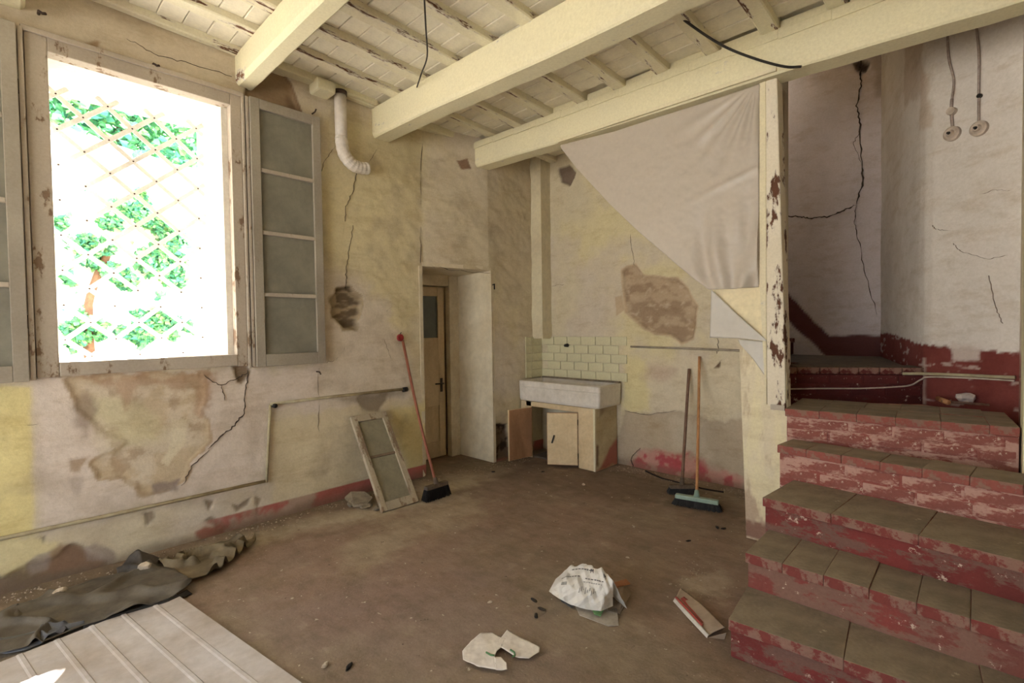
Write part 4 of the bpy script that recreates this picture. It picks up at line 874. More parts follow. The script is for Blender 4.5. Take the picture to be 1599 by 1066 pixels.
box('side_core', (-2.90, 4.236, 0), (-2.836, 4.64, .660), M_cab, cab, 0)
box('stile', (-3.055, 4.228, .0), (-2.848, 4.25, .655), M_cab, cab, .003)
box('corner_strip', (-2.862, 4.220, .0), (-2.838, 4.236, .655), M_cream, cab, .003)
box('top_rail', (-3.80, 4.228, .598), (-3.055, 4.25, .655), M_cab, cab, .003)
box('stile', (-3.88, 4.228, .0), (-3.72, 4.25, .655), M_cab, cab, .003)
box('base_shelf', (-3.72, 4.26, .0), (-2.9, 4.62, .02), mat('dark_shelf', (90, 76, 64), None, 6), cab, .003)
def cdoor(hx, hy, ang, wd, z0, z1, mo, mi_, hand):
    d = thing_part('door', (hx, hy, z0), cab); M = Matrix.Translation((hx, hy, 0)) @ Matrix.Rotation(ang, 4, 'Z')
    box('door_panel', (0, -.010, z0), (wd, .008, z1), mo, d, .003, M)
    box('door_back', (0.004, .008, z0 + .004), (wd - .004, .014, z1 - .004), mi_, d, .002, M)
    if hand: box('handle', (wd - .07, .012, (z0 + z1) / 2 - .045), (wd - .055, .026, (z0 + z1) / 2 + .045), M_hand, d, .003, M @ Matrix.Translation((wd - .06, 0, .3)) @ Matrix.Rotation(R(-18), 4, 'Y') @ Matrix.Translation((-(wd - .06), 0, -.3)))
    for z in (z0 + .1, z1 - .1): tube('hinge', [Vector((hx, hy - .004, z - .03)), Vector((hx, hy - .004, z + .03))], .007, M_hinge, d, 8)
cdoor(-3.058, 4.222, R(180 + 33), .33, .03, .592, M_cabin, M_cab, True)
cdoor(-3.715, 4.222, R(-99), .335, .02, .592, M_cab, M_cabin, False)
fl = box('flue', (-3.93, 4.478, 1.375), (-3.742, YB + .01, 3.66), mat('flue_plaster', (216, 204, 168), (206, 190, 154), 3, .9, .25), None, .006, jit=.002); tag(fl, 'square cream boxed flue running up the corner above the sink', 'flue')
o = tube('wall_pipe', [ony(985, 541, YB - .015), ony(1080, 544, YB - .015), ony(1152, 547, YB - .015), ony(1200, 548.5, YB - .015)], .011, mat('painted_pipe', (168, 154, 134), (150, 134, 112), 8)); tag(o, 'thin horizontal pipe on the sink wall below the bare patch', 'pipe')

# ================================================================== PIPES AND WIRES
M_vent = mat('white_vent_enamel', (226, 216, 206), (212, 200, 188), 5, .5, .1); M_cond = mat('painted_conduit', (186, 172, 134), (164, 148, 112), 8, .8, .1)
vx = XL + .075; vent = thing('vent_pipe', (vx, 2.15, 3.0), 'white enamel vent pipe with ribbed elbow on the wall beside the casement', 'pipe')
v0 = onx(531, 148, vx); v1 = onx(533, 218, vx); v2 = onx(536, 236, vx); v4 = onx(552, 258, vx); v5 = onx(574, 263, vx)
tube('pipe', [v0, v1], .050, M_vent, vent, 18)
ep = [v1 + Vector((0, 0, .01)), v1, v2, onx(542, 248, vx), v4, onx(563, 262, vx), v5]; ep = spline(ep, 4); er = [.052 + (.0035 if k % 2 else 0) for k in range(len(ep))]
tube('elbow', ep, er, M_vent, vent, 18, False)
tube('collar', [v0 + Vector((0, 0, -.005)), v0 + Vector((0, 0, .03))], .058, M_hinge, vent, 14)
def cpts(pts, off=.014): return [onl(a, b, off) for a, b in pts]
cp_ = thing('conduit', (XL + .02, 1.4, .9), 'old cream conduit pipe stepping along the window wall', 'conduit')
tube('pipe', cpts([(-60, 854), (0, 841), (200, 798), (414, 751)], .016), .012, M_cond, cp_); tube('pipe', cpts([(416, 753), (419, 690), (422, 632)]), .011, M_cond, cp_); tube('pipe', cpts([(422, 631), (520, 619), (632, 607)]), .013, M_cond, cp_)
a = onl(428, 633, .02); tube('plug', [a + Vector((-.01, 0, 0)), a + Vector((.03, 0, 0))], .018, M_hand, cp_); a = onl(633, 608, .02); tube('valve', [a + Vector((0, -.03, 0)), a + Vector((0, .02, .002))], .024, M_hand, cp_)
M_wire = mat('dark_cable', (58, 52, 46), (40, 36, 34), 20, .6, .05)
q = [ony(662, -14, 1.75), ony(665, 45, 1.95), ony(667, 88, 2.15), ony(658, 115, 2.3), ony(651, 136, 2.435)]; o = tube('hanging_wire', spline(q, 5), .0055, M_wire, None, 6); tag(o, 'thin brown wire hanging in front of the middle ceiling beam', 'wire')
o = tube('black_cable', spline([ony(1041, 9, 3.0), ony(1080, 40, 3.15), ony(1130, 72, 3.3), ony(1180, 92, 3.42), ony(1225, 104, 3.52), ony(1251, 104, 3.58)], 6), .008, M_wire, None, 8); tag(o, 'black cable sagging from the beam down to the stairwell opening', 'cable')
a = ony(376, -5, 1.2); o = tube('hanging_wire', [onx(374, -14, -3.55), onx(376, 2, -3.55), onx(378, 10, -3.55)], .012, M_wire, None, 6); tag(o, 'stub of dark cord at the top edge beside the sunlit beam', 'wire')
# red round hook plate above the broom
a = onl(624, 527, .0); hk = thing('wall_button', a, 'small round red plastic disc on the wall above the leaning broom', 'disc')
tube('disc', [a, a + Vector((.02, 0, 0)), a + Vector((.026, 0, 0))], [.034, .034, .026], mat('red_plastic', (176, 40, 40), (150, 32, 34), 20, .5, .05), hk, 20, False); tube('nail', [a + Vector((0, 0, .03)), a + Vector((.03, 0, .05))], .004, M_hand, hk, 6)
# nail on the far side of the doorway
a = onl(769, 445, 0); tag(tube('wall_nail', [a, a + Vector((.03, 0, .01)), a + Vector((.03, 0, -.05))], .008, M_hand, None, 6), 'dark iron nail on the wall right of the doorway', 'nail')
# old round switches on twisted cord
def onw(a, b, off=0.0):
    d = ray(a, b); A = np.array([-0.15, 4.595]); B = np.array([0.24, 4.40]); e = B - A; n = np.array([e[1], -e[0]]); t = (A @ n) / (d[:2] @ n)
    return Vector((d[0] * t, d[1] * t, CAM_H + d[2] * t)) + Vector((-.447, -.894, 0)) * off
M_porc = mat('grimy_porcelain', (206, 188, 170), (176, 156, 138), 14, .45, .1); M_cord = mat('cloth_cord', (176, 156, 146), (146, 126, 116), 30, .9, .3)
for cords, centre, lab in (([(1481, 38), (1483, 90), (1491, 125), (1488, 155)], (1488, 209), 'left old porcelain switch hanging on a kinked cord in the stairwell'), ([(1524, 26), (1530, 80), (1530, 140), (1530, 190)], (1530, 201), 'right old porcelain switch at the end of a straight cord')):
    c = onw(*centre); n = Vector((-.447, -.894, 0)); s = thing('wall_switch', c, lab, 'switch')
    tube('base', [c - n * .01, c + n * .022, c + n * .03], [.05, .048, .036], M_porc, s, 20, False); tube('cap', [c + n * .03, c + n * .046], [.024, .018], M_porc, s, 14, False)
    tube('knob', [c + n * .046, c + n * .062], [.010, .007], M_hand, s, 10, False)
    tube('cord', spline([onw(a, b, .012) for a, b in cords], 5), .007, M_cord, s, 6)
    if centre[0] < 1500:
        tube('cord', [onw(1488, 155, .012), onw(1487, 172, .012), onw(1489, 198, .012)], .009, M_cord, s, 6); k = onw(1488, 174, .0); tube('junction', [k - n * .005, k + n * .03], .026, M_porc, s, 14, False)
    else: tube('cord_clip', [onw(1531, 150, 0), onw(1531, 150, .02)], .014, M_hand, s, 8, False)
# conduit and cable low on the stair wall
o = thing('stair_conduit', onw(1470, 585, .02), 'pale conduit and cable along the red skirting of the landing', 'conduit')
tube('pipe', [onw(1426, 582, .12), onw(1450, 583, .03), onw(1500, 585, .02), onw(1588, 589, .02)], .011, M_cond, o)
def onp(a, b, off=.012):
    d = ray(a, b); A = np.array([fa.x, fa.y]); B = np.array([fb.x, fb.y]); e = B - A; n = np.array([e[1], -e[0]]); t = (A @ n) / (d[:2] @ n)
    nn = Vector((e[1], -e[0], 0)).normalized(); return Vector((d[0] * t, d[1] * t, CAM_H + d[2] * t)) + nn * off
tube('cable', spline([onp(1224, 607), onp(1280, 606), onp(1340, 606), onp(1390, 604), onp(1420, 601), onp(1437, 592), onw(1456, 588, .03), onw(1520, 590, .025), onw(1588, 594, .025)], 5), .006, M_porc, o, 6)

# ================================================================== LOOSE THINGS
M_old = peel('bare_sash_wood', (186, 170, 144), (146, 120, 92), (166, 150, 126), 0.44, 8, (1, 1, .4), (170, 154, 128)); M_gauze = mat('dusty_mesh_panel', (146, 138, 112), (132, 124, 100), 6, .8, .2)
# old sash leaning on the wall
b0, b1 = onz(597, 801, 0.0), onz(652, 784, 0.0); t0_, t1_ = onx(557, 650, XL + .05), onx(612, 643, XL + .05)
ux = (b1 - b0); wS = ux.length; ux.normalize(); mid = (t0_ + t1_) / 2 - (b0 + b1) / 2; uy = mid - ux * mid.dot(ux); hS = uy.length; uy.normalize(); un = ux.cross(uy)
wS = (wS + (t1_ - t0_).length) / 2; org = (b0 + b1) / 2 - ux * wS / 2
MS = Matrix(((ux.x, uy.x, un.x, org.x), (ux.y, uy.y, un.y, org.y), (ux.z, uy.z, un.z, org.z + .004), (0, 0, 0, 1)))
sash = thing('old_window_sash', (b0 + b1) / 2, 'weathered wooden window sash leaning against the wall beside the red-handled broom', 'window sash')
s_ = .052
for nm, lo, hi in (('stile', (0, 0, -.018), (s_, hS, .018)), ('stile', (wS - s_, 0, -.018), (wS, hS, .018)), ('rail', (s_, 0, -.017), (wS - s_, .075, .017)), ('rail', (s_, hS - .06, -.017), (wS - s_, hS, .017))): box(nm, lo, hi, M_old, sash, .005, MS, jit=.002)
box('glazing_bar', (s_, hS * .53, -.008), (wS - s_, hS * .53 + .022, .012), mat('brown_bar', (134, 108, 84), None, 10), sash, .003, MS)
box('panel', (s_ - .004, .07, -.006), (wS - s_ + .004, hS * .53, -.001), M_gauze, sash, 0, MS); box('panel', (s_ - .004, hS * .53 + .022, -.006), (wS - s_ + .004, hS - .055, -.001), M_gauze, sash, 0, MS)

def broom(name, label, top, foot, hl, hr, mh, mblock, mbr, length=.34, bh=.10, axis=None, tilt=0.0):
    """handle from top to the block; head lies along axis on the floor"""
    b = thing(name, foot, label, 'broom'); foot = Vector(foot); top = Vector(top); ax = Vector(axis).normalized(); side = Vector((0, 0, 1)).cross(ax)
    d = (top - foot).normalized(); tube('handle', spline([foot + Vector((0, 0, bh - .01)), foot.lerp(top, .5) + side * .006, top], 6), hr, mh, b, 12)
    Mh = Matrix(((ax.x, side.x, 0, foot.x), (ax.y, side.y, 0, foot.y), (0, 0, 1, 0), (0, 0, 0, 1)))
    box('block', (-length / 2, -.026, bh - .035), (length / 2, .026, bh), mblock, b, .008, Mh); tube('socket', [foot + Vector((0, 0, bh - .005)), foot + Vector((0, 0, bh)) + d * .055], [.024, .016], mblock, b, 12)
    V = []; Fc = []
    for k in range(900):
        u = random.uniform(-.5, .5) * length; s = random.uniform(-.022, .022); fu = u * 1.13 + random.gauss(0, .006); fs = s * 1.9 + random.gauss(0, .006); r = .0022; i = len(V)
        p = Mh @ Vector((u, s, bh - .03)); q = Mh @ Vector((fu, fs, random.uniform(.001, .010)))
        a = Vector((r, 0, 0)); c = Vector((0, r, 0)); V += [p - a - c, p + a - c, p + c, q - a - c, q + a - c, q + c]; Fc += [(i, i + 1, i + 4, i + 3), (i + 1, i + 2, i + 5, i + 4), (i + 2, i, i + 3, i + 5)]
    mk('bristles', V, Fc, mbr, b, kind='stuff'); return b
M_hr = mat('red_brown_handle', (160, 86, 58), (140, 72, 48), 8, .5, .05, stretch=(4, 4, .5)); M_ho = mat('orange_wood_handle', (206, 140, 84), (188, 120, 66), 8, .5, .05, stretch=(4, 4, .5)); M_hb = mat('dark_wood_handle', (134, 96, 76), (112, 78, 60), 8, .6, .1, stretch=(4, 4, .5))
M_br = mat('black_bristle', (38, 34, 32), (26, 24, 24), 40, .6, 0); M_blk = mat('dusty_brown_block', (112, 92, 74), (90, 74, 60), 20, .8, .1); M_grn = mat('pale_green_plastic', (150, 178, 160), (130, 160, 144), 10, .5, .05)
f1 = onz(681, 779, 0.0); broom('broom', 'broom with red-brown handle leaning beside the doorway', onl(629, 532, .03), f1 + Vector((-.02, .02, 0)), 1, .013, M_hr, M_blk, M_br, .24, .13, onz(698, 768, 0) - onz(668, 778, 0))
fA, fB = onz(1056, 788, 0), onz(1118, 799, 0); ax2 = fB - fA
broom('broom', 'push broom with orange wooden handle and pale green head', ony(1092, 557, YB - .02), (fA + fB) / 2 + Vector((0.0, .02, 0)), 1, .0125, M_ho, M_grn, M_br, .34, .09, ax2)
fC = onz(1064, 776, 0) ; broom('broom', 'older broom with dark brown handle standing left of the orange-handled one', ony(1076, 576, YB - .02), fC + Vector((-.04, .10, 0)), 1, .0145, M_hb, M_blk, M_br, .22, .08, (0.75, .66, 0))

# printed white bag
def tri(x): return abs((x / math.pi) % 2 - 1) * 2 - 1
bA = resample([onz(a, b, .03) for a, b in ((857, 923), (872, 934), (892, 944), (915, 951), (938, 954), (957, 946))], 60)
yA = float(bA[:, 1].mean())
bB = resample([ony(a, b, yA + .08 + k) for a, b, k in ((868, 903, .0), (887, 886, .03), (905, 882, .05), (925, 885, .05), (943, 889, .03), (957, 905, .0))], 60)
bC = bB.copy(); bC[:, 1] += .09; bC[:, 0] += (bC[:, 0] - bC[:, 0].mean()) * .15; bC[:, 2] = .005
def bag_pt(u, v, off=0.0):
    """u left to right; v 0 front hem, 1 crest, 2 behind on the floor"""
    t = min(max(u, 0), 1) * 59; i = int(min(t, 58)); k = t - i; L_ = lambda C: C[i] * (1 - k) + C[i + 1] * k
    if v <= 1: p = L_(bA) * (1 - v) + L_(bB) * v; bul = .045 * math.sin(math.pi * v)
    else: p = L_(bB) * (2 - v) + L_(bC) * (v - 1); bul = -.03 * math.sin(math.pi * (v - 1))
    cr = .010 * tri(7 * u + 9 * v) + .008 * tri(23 * u - 6 * v + 1) + .005 * tri(41 * u + 13 * v) + .004 * tri(17 * v - 30 * u)
    e = min(1, 6 * u, 6 * (1 - u)); n = Vector((.55, -.62, .55)).normalized() if v <= 1 else Vector((0, .5, .8))
    return Vector(p) + Vector((.6, -.65, .35)) * (bul * e if v <= 1 else 0) + Vector((0, 0, .6)) * (-bul * e if v > 1 else 0) + n * (cr * (.3 + .7 * e) * (1 if v < 1.8 else .2) + off)
bc = onz(908, 936, 0)
bag = thing('plastic_bag', (bc.x, bc.y, 0), 'crumpled white printed plastic bag with a green patch on the floor', 'bag')
M_bag = plastic('white_printed_bag', (222, 216, 208), .12); M_ink = mat('black_ink', (70, 66, 66), (92, 86, 84), 60, .6, 0); M_bgreen = mat('green_print', (94, 142, 84), (80, 124, 72), 20, .5, .05); M_bgrey = mat('grey_bag_inside', (186, 176, 164), (160, 150, 136), 10, .6, .1); M_gink = mat('grey_ink', (158, 154, 150), None, 30)
nu, nv = 70, 60; V = [bag_pt(i / (nu - 1), 2 * j / (nv - 1)) for j in range(nv) for i in range(nu)]
Fc = [(j * nu + i, j * nu + i + 1, (j + 1) * nu + i + 1, (j + 1) * nu + i) for j in range(nv - 1) for i in range(nu - 1)]
mk('sack', V, Fc, M_bag, bag, False)
def decal(name, u0, u1, v0, v1, m, n=6, sk=0.0):
    V = [bag_pt(u0 + (u1 - u0) * i / n, v0 + (v1 - v0) * j / 3 + sk * (u0 + (u1 - u0) * i / n), .003) for j in range(4) for i in range(n + 1)]; w_ = n + 1
    mk(name, V, [(j * w_ + i, j * w_ + i + 1, (j + 1) * w_ + i + 1, (j + 1) * w_ + i) for j in range(3) for i in range(n)], m, bag)
for row, (v, ua, ub) in enumerate(((.90, .30, .56), (.72, .14, .42), (.70, .52, .80), (.62, .5, .78))):
    u = ua
    while u < ub:
        l = random.uniform(.018, .04); decal('print', u, u + l, v, v + .022, M_ink if row < 3 else M_gink, 4); u += l + random.uniform(.006, .014)
def letter_m(u, v, s, h):
    for a0, a1, h0, h1 in ((0, .22, 0, 1), (.78, 1, 0, 1), (.22, .42, .45, .95), (.42, .58, .2, .65), (.58, .78, .45, .95)): decal('print', u + s * a0, u + s * a1, v + h * h0, v + h * h1, M_ink, 2)
letter_m(.58, .86, .05, .09); letter_m(.80, .80, .055, .10)
for k in range(9): uu = .46 + k * .028; decal('print', uu, uu + .012, .34 + .05 * (k % 3), .46 + .05 * (k % 2), M_gink, 2)
decal('print', .16, .26, .48, .58, M_gink, 6)
def flap(name, pts, m, parent, z=.004, th=.003, lift=None):
    P = [onz(a, b, 0) + Vector((0, 0, z)) for a, b in pts]
    if lift:
        for i, h in lift.items(): P[i].z += h
    return prism(name, P, (0, 0, th), m, parent)
flap('torn_bottom', [(895, 940), (925, 950), (962, 938), (966, 978), (950, 979), (905, 962)], M_bgrey, bag, .004)
flap('green_patch', [(918, 950), (950, 950), (938, 967), (928, 964)], M_bgreen, bag, .016, .004, {0: .02, 1: .02})
flap('dark_fold', [(872, 930), (885, 928), (905, 946), (892, 950), (876, 940)], M_ink, bag, .004, .006)
o = flap('brown_paper_scrap', [(945, 930), (975, 915), (985, 928), (968, 960), (950, 955)], mat('brown_paper', (142, 120, 96), None, 8), None, .003, .004, {1: .03, 0: .02}); tag(o, 'brown paper scrap sticking out behind the white bag', 'paper')
o = flap('orange_scrap', [(954, 920), (978, 913), (984, 920), (962, 926)], mat('orange_scrap', (172, 104, 66), None, 8), None, .03, .006); tag(o, 'small orange scrap beside the white bag', 'scrap')
# torn white paper
M_pap = mat('white_paper', (232, 224, 216), (222, 212, 204), 6, .9, .1)
pap = thing('torn_paper', onz(780, 1030, 0), 'torn white paper with green marks lying flat on the floor', 'paper')
def crumple(U, V, P): o = np.zeros(P.shape); o[..., 2] = .006 + fbm(P[..., 0], P[..., 1], 8, 330) * .022; return o
zz = lambda L_: [onz(a, b, .004) for a, b in L_]
ruled('left_sheet', zz([(722, 1022), (735, 1006), (750, 993), (768, 991), (778, 998), (789, 1002)]), zz([(723, 1034), (745, 1044), (776, 1050), (772, 1032), (776, 1022), (783, 1016)]), M_pap, pap, 40, 20, crumple, .002)
ruled('right_sheet', zz([(792, 987), (803, 994), (820, 1004), (843, 1015)]), zz([(779, 1004), (782, 1016), (806, 1031), (826, 1033), (842, 1022)]), M_pap, pap, 34, 16, crumple, .002)
ruled('corner_sheet', zz([(772, 1032), (782, 1032), (791, 1041)]), zz([(774, 1050), (783, 1051), (792, 1050)]), M_pap, pap, 14, 10, crumple, .002)
M_gm = mat('green_ink', (84, 138, 84), None, 20)
tube('green_mark', [onz(797, 1014, .028), onz(803, 1018, .028), onz(804, 1023, .028), onz(800, 1025, .028)], .004, M_gm, pap, 6); tube('green_mark', [onz(759, 1018, .026), onz(766, 1022, .026), onz(772, 1023, .026)], .004, M_gm, pap, 6)
# flattened carton by the first step
M_car = mat('beige_carton', (178, 154, 130), (160, 136, 114), 6, .8, .1); M_cred = mat('red_print', (186, 70, 60), (166, 58, 52), 12, .6, .05); M_cwh = mat('white_print', (214, 204, 194), None, 12)
car = thing('flattened_carton', onz(1095, 965, 0), 'flattened beige carton with red printed edge beside the first step', 'carton')
def bulge(U, V, P): o = np.zeros(P.shape); o[..., 2] = .005 + .004 * np.sin(np.pi * V) + .012 * V * U + .012 * V; return o
ruled('top_panel', zz([(1054, 938), (1078, 963), (1106, 993)]), zz([(1063, 922), (1095, 948), (1133, 988)]), M_car, car, 30, 12, bulge, .003)
ruled('red_panel', [p + Vector((0, 0, .013)) for p in zz([(1062, 938), (1080, 957), (1098, 977)])], [p + Vector((0, 0, .018)) for p in zz([(1068, 936), (1086, 950), (1100, 968)])], M_cred, car, 20, 4, None, .002)
ruled('white_edge', [p + Vector((0, 0, .001)) for p in zz([(1051, 938), (1074, 964), (1104, 996)])], [p + Vector((0, 0, .014)) for p in zz([(1054, 937), (1078, 963), (1107, 994)])], M_cwh, car, 20, 4, None, .002)
ruled('red_edge', [p + Vector((0, 0, .012)) for p in zz([(1053, 936), (1077, 962), (1096, 982)])], [p + Vector((0, 0, .020)) for p in zz([(1056, 936), (1080, 961), (1098, 980)])], M_cred, car, 20, 4, None, .002)
prism('end_panel', [onz(1106, 995, .004), onz(1131, 998, .004), onz(1134, 988, .05)], (0, .004, .0), M_car, car)

# ribbed white panel
e0, e1 = onz(283, 931, .02), onz(470, 1063, .02); ed = (e1 - e0); ed.z = 0; ed.normalize(); en = Vector((ed.y, -ed.x, 0))
M_cor = mat('white_painted_sheet', (204, 197, 198), (182, 168, 158), 3, .55, .08)
prof = []; t = 0.0
prof.append((0, .000)); prof.append((0.002, .012))
while t < 1.25:
    for a, h_ in ((.104, .012), (.108, .0148), (.122, .0148), (.130, .012)): prof.append((t + a, h_))
    t += .13
Lp = 2.2; st0 = e0 - ed * 0.08; V = []; Fc = []
for i, (a, h_) in enumerate(prof):
    for s in (0, Lp): p = st0 + en * a + ed * s; V.append((p.x, p.y, h_ + .006))
n = len(prof)
for i in range(n - 1): Fc.append((2 * i, 2 * i + 1, 2 * i + 3, 2 * i + 2))
V2 = [(x, y, z - .003) for x, y, z in V]; Fc2 = [tuple(k + len(V) for k in reversed(f)) for f in Fc]
side_ = [(2 * i, 2 * i + 2, 2 * i + 2 + len(V), 2 * i + len(V)) for i in range(n - 1)] + [(2 * i + 3, 2 * i + 1, 2 * i + 1 + len(V), 2 * i + 3 + len(V)) for i in range(n - 1)]
o = mk('ribbed_panel', V + V2, Fc + Fc2 + side_, M_cor); tag(o, 'white ribbed metal panel lying on the floor in the near left corner', 'panel')

# tarpaulins
M_tarp = mat('grey_brown_tarpaulin', (108, 98, 84), (82, 74, 64), 7, .7, .15); M_tarp2 = mat('olive_cloth', (128, 110, 80), (98, 84, 62), 6, .85, .2); M_film = mat('dark_blue_grey_film', (100, 104, 116), (58, 58, 62), 4, .35, .1, spec=.5)
def wav(amp, f, seed, base=.01):
    def g(U, V, P):
        o = np.zeros(P.shape); h_ = fbm(P[..., 0], P[..., 1], f, seed); rid = 1 - np.abs(2 * fbm(P[..., 0] * .7 + P[..., 1] * .7, P[..., 1] - P[..., 0], f * 1.1, seed + 5, 3) - 1); o[..., 2] = base * (.4 + .6 * sstep(0, .2, V) * sstep(1.001, .85, V)) + amp * (h_ - .3) + amp * 1.6 * sstep(.82, 1.0, rid); return o
    return g
tp_ = thing('tarpaulin', onz(150, 940, 0), 'dirty grey tarpaulin with a dark folded edge along the foot of the window wall', 'tarpaulin')
zt2 = lambda L_, z=.02: [onz(a, b, z) for a, b in L_]
ruled('sheet', zt2([(-40, 985), (30, 950), (90, 925), (150, 905), (200, 895), (236, 880), (262, 884), (290, 903)]), zt2([(-40, 1030), (20, 1018), (60, 1006), (130, 978), (200, 958), (250, 942), (285, 928), (300, 918)]), M_tarp, tp_, 110, 46, wav(.02, 2.0, 340, .02), .003)
ruled('folded_edge', zt2([(-30, 1004), (30, 992), (80, 980), (132, 972)], .03), zt2([(-30, 1022), (10, 1022), (40, 1016), (80, 1000), (132, 978)], .012), M_film, tp_, 60, 16, wav(.018, 5, 341, .012), .003)
ruled('dark_edge', zt2([(130, 974), (200, 952), (260, 936), (292, 920)], .03), zt2([(130, 982), (200, 962), (260, 944), (300, 926)], .008), mat('dark_underside', (58, 52, 46), None, 8), tp_, 60, 6, None, .003)
ruled('raised_fold', [p + Vector((0, 0, h0)) for p, h0 in zip(zt2([(182, 896), (200, 892), (220, 890), (240, 884), (258, 880)], 0), (.02, .07, .12, .07, .02))], zt2([(184, 900), (210, 898), (232, 892), (258, 882)], .02), mat('black_brown_fold', (86, 76, 66), (50, 44, 40), 6, .6, .2), tp_, 40, 16, wav(.015, 4, 342, 0), .003)
ruled('wall_fold', [p + Vector((0, 0, h0)) for p, h0 in zip(zt2([(-40, 982), (0, 975), (28, 965), (44, 955)], 0), (.02, .05, .08, .02))], zt2([(-40, 1000), (0, 992), (40, 970), (60, 960)], .02), M_tarp, tp_, 40, 16, wav(.015, 4, 343, 0), .003)
o = ruled('sacking', zt2([(236, 880), (270, 880), (310, 862), (345, 848), (375, 846), (398, 842)], .01), zt2([(238, 882), (268, 900), (300, 908), (335, 898), (362, 878), (400, 845)], .01), M_tarp2, None, 80, 36, wav(.035, 3.5, 344, .012), .003); tag(o, 'crumpled olive brown sacking lying against the foot of the wall', 'sacking')
# rubble
def chunk(name, c, s, m, label=None, cat=None, flat=.5, group=None, parent=None):
    bm = bmesh.new(); bmesh.ops.create_icosphere(bm, subdivisions=2, radius=1); ph = [random.uniform(0, 6) for _ in range(6)]
    for v in bm.verts:
        k = 1 + .25 * math.sin(v.co.x * 3 + ph[0]) * math.cos(v.co.y * 2.5 + ph[1]) + .15 * math.sin(v.co.z * 4 + ph[2]) + random.uniform(-.06, .06)
        v.co = Vector((v.co.x * s[0] * k, v.co.y * s[1] * k, max(-.8, v.co.z) * s[2] * k * 1))
    zmin = min(v.co.z for v in bm.verts); bmesh.ops.rotate(bm, verts=bm.verts[:], matrix=Matrix.Rotation(random.uniform(0, 6), 3, 'Z'))
    for v in bm.verts: v.co += Vector((c[0], c[1], c[2] - zmin))
    o = frombm(name, bm, m, parent)
    if label: tag(o, label, cat, group)
    return o
M_rub = mat('plaster_lump', (206, 188, 166), (176, 156, 132), 14, .95, .5); M_rub2 = mat('grey_rubble', (160, 142, 116), (130, 114, 92), 14, .95, .5); M_dk = mat('dark_scrap', (50, 42, 36), (34, 30, 28), 20, .8, .3)
chunk('plaster_lump', onz(226, 903, .0) + Vector((0, 0, .05)), (.035, .028, .022), M_rub, 'pale plaster lump lying on the grey tarpaulin', 'rubble')
chunk('plaster_lump', onz(221, 945, .0) + Vector((0, 0, .02)), (.02, .014, .012), M_rub2, 'small grey lump at the edge between tarpaulin and white panel', 'rubble')
sc_ = thing('rubbish_scrap', onz(97, 944, 0) + Vector((0, 0, .05)), 'small beige and red scrap lying on the grey tarpaulin', 'scrap')
chunk('beige_piece', onz(94, 941, .0) + Vector((0, 0, .05)), (.03, .02, .02), M_rub, parent=sc_); chunk('red_piece', onz(101, 947, 0) + Vector((0, 0, .05)), (.014, .01, .008), M_cred, parent=sc_)
# fragments beside the leaning sash
for (a, b, sx, sy, szz, lab) in ((560, 783, .10, .07, .03, 'large flat plaster slab fragment beside the leaning sash'), (572, 793, .05, .035, .02, 'broken plaster fragment in front of the flat slab'), (590, 796, .04, .03, .016, 'small plaster fragment at the corner of the leaning sash'), (548, 790, .045, .03, .018, 'left plaster fragment below the red skirting')):
    chunk('plaster_fragment', onz(a, b, 0), (sx, sy, szz), M_rub2, lab, 'rubble', group='fragments beside the leaning sash')
o = prism('plaster_slab', [onz(538, 779, .03), onz(552, 792, .012), onz(574, 790, .012), onz(583, 780, .03), onz(570, 770, .06), onz(548, 770, .06)], (0, 0, .02), M_rub2, None, .004); tag(o, 'tilted broken plaster slab propped on rubble beside the leaning sash', 'rubble')
# dark debris bits
for i, (a, b, lab) in enumerate(((834, 938, 'uppermost black scrap left of the white bag'), (846, 952, 'middle black scrap left of the white bag'), (837, 962, 'lowest black scrap left of the white bag'), (1075, 845, 'black leaf scrap on the floor near the stair foot'), (1130, 826, 'black scrap close to the stub wall'), (1120, 824, 'black scrap left of the one at the stub wall'), (545, 1042, 'dark crumpled scrap near the bottom edge of the photo'), (848, 697 + 40, 'small dark scrap on the floor before the sink'), (770, 737, 'tiny dark scrap on the floor before the doorway'))):
    chunk('dark_scrap', onz(a, b, 0), (.026 if b > 850 else .022, .010, .006), M_dk, lab, 'scrap', group='dark scraps on the floor')
for (a, b, sx, lab) in ((911, 757, .022, 'white paper ball on the floor in front of the cabinet'), (508, 1040, .02, 'white peeled chip near the dark crumpled scrap'), (765, 941, .014, 'yellowish chip left of the white bag'), (980, 871, .012, 'pale chip behind the white bag'), (990, 823, .014, 'pale chip on the open floor before the brooms')): chunk('pale_chip', onz(a, b, 0), (sx, sx * .6, sx * .4), M_rub, lab, 'chip', group='pale chips on the floor')
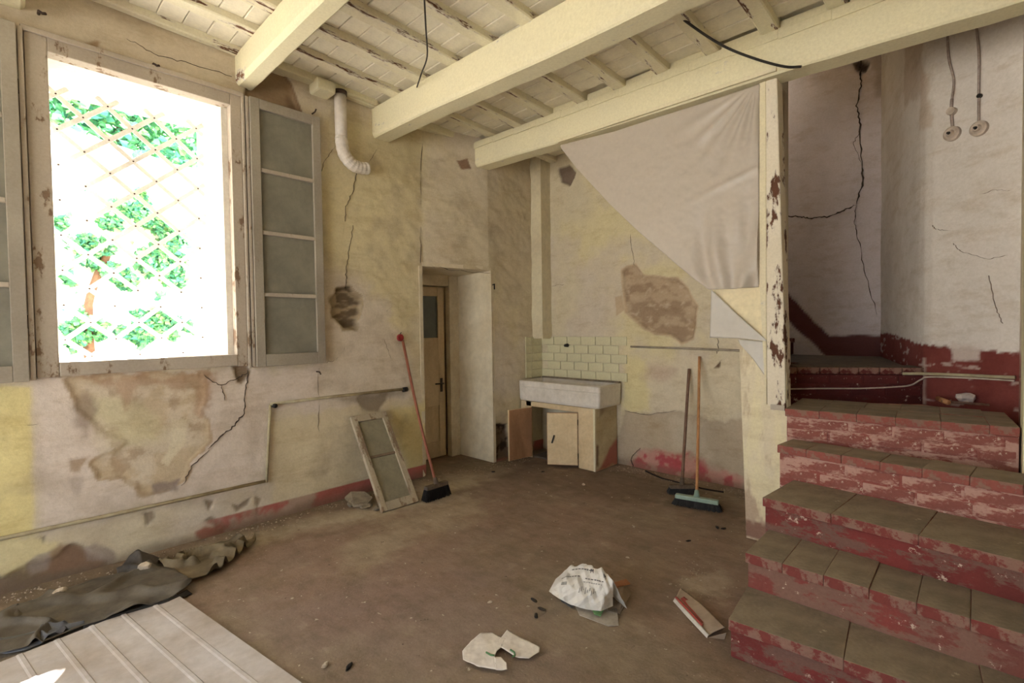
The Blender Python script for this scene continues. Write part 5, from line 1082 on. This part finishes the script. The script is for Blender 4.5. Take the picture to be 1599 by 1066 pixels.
o = tube('loose_cable', spline([onz(1008, 735, .006), onz(1030, 745, .006), onz(1048, 750, .006), onz(1095, 762, .006), onz(1130, 768, .006)], 5), .007, M_dk, None, 6); tag(o, 'black cable lying on the floor behind the brooms', 'cable')
# crumbs of plaster along the walls and on the floor: nobody could count them
V = []; Fc = []
def crumb(x, y, s, z=0):
    i = len(V); a = random.uniform(0, 6)
    for k in range(4): V.append((x + s * math.cos(a + k * 1.57) * random.uniform(.5, 1), y + s * math.sin(a + k * 1.57) * random.uniform(.5, 1), z))
    V.append((x, y, z + s * random.uniform(.4, .8))); Fc.extend([(i + k, i + (k + 1) % 4, i + 4) for k in range(4)])
for k in range(1100): y = random.uniform(-.1, 4.2); crumb(float(xw(y)) + .03 + abs(random.gauss(0, .14)), y, random.choice((.004, .006, .008, .014)), -.004)
for k in range(500): x = random.uniform(-2.8, -1.2); crumb(x, YB - .03 - abs(random.gauss(0, .12)), random.choice((.004, .006, .01, .016)), -.004)
for k in range(420): crumb(random.uniform(-3.6, -.8), random.uniform(.6, 4.2), random.choice((.003, .004, .006)), -.006)
for k in range(160): a = onz(random.gauss(1095, 28), random.gauss(908, 16), 0); crumb(a.x, a.y, random.choice((.005, .008, .012)), -.004)
o = mk('plaster_crumbs', V, Fc, mat('dusty_crumb', (178, 160, 136), (150, 132, 110), 20)); tag(o, 'pale plaster crumbs and dust scattered along the walls and floor', 'rubble', kind='stuff')
# litter on the landing
zl = .955; o = chunk('white_lump', onz(1508, 629, zl), (.045, .04, .04), mat('white_foam', (214, 200, 190), (196, 180, 170), 10), 'white lump of foam lying on the stair landing', 'rubble')
for (p_, q_, lab) in (((1470, 626), (1545, 632), 'long thin stick lying on the stair landing'), ((1465, 622), (1480, 628), 'short wood stub at the left end of the stick on the landing')): o = tube('stick', [onz(*p_, zl + .008), onz(*q_, zl + .008)], .008 if p_[0] > 1466 else .018, M_ho if p_[0] < 1466 else M_hb, None, 8); tag(o, lab, 'stick')
chunk('plaster_lump', onz(1310, 852, .36), (.035, .03, .028), M_rub, 'pale plaster lump stuck on the second stair tread', 'rubble')
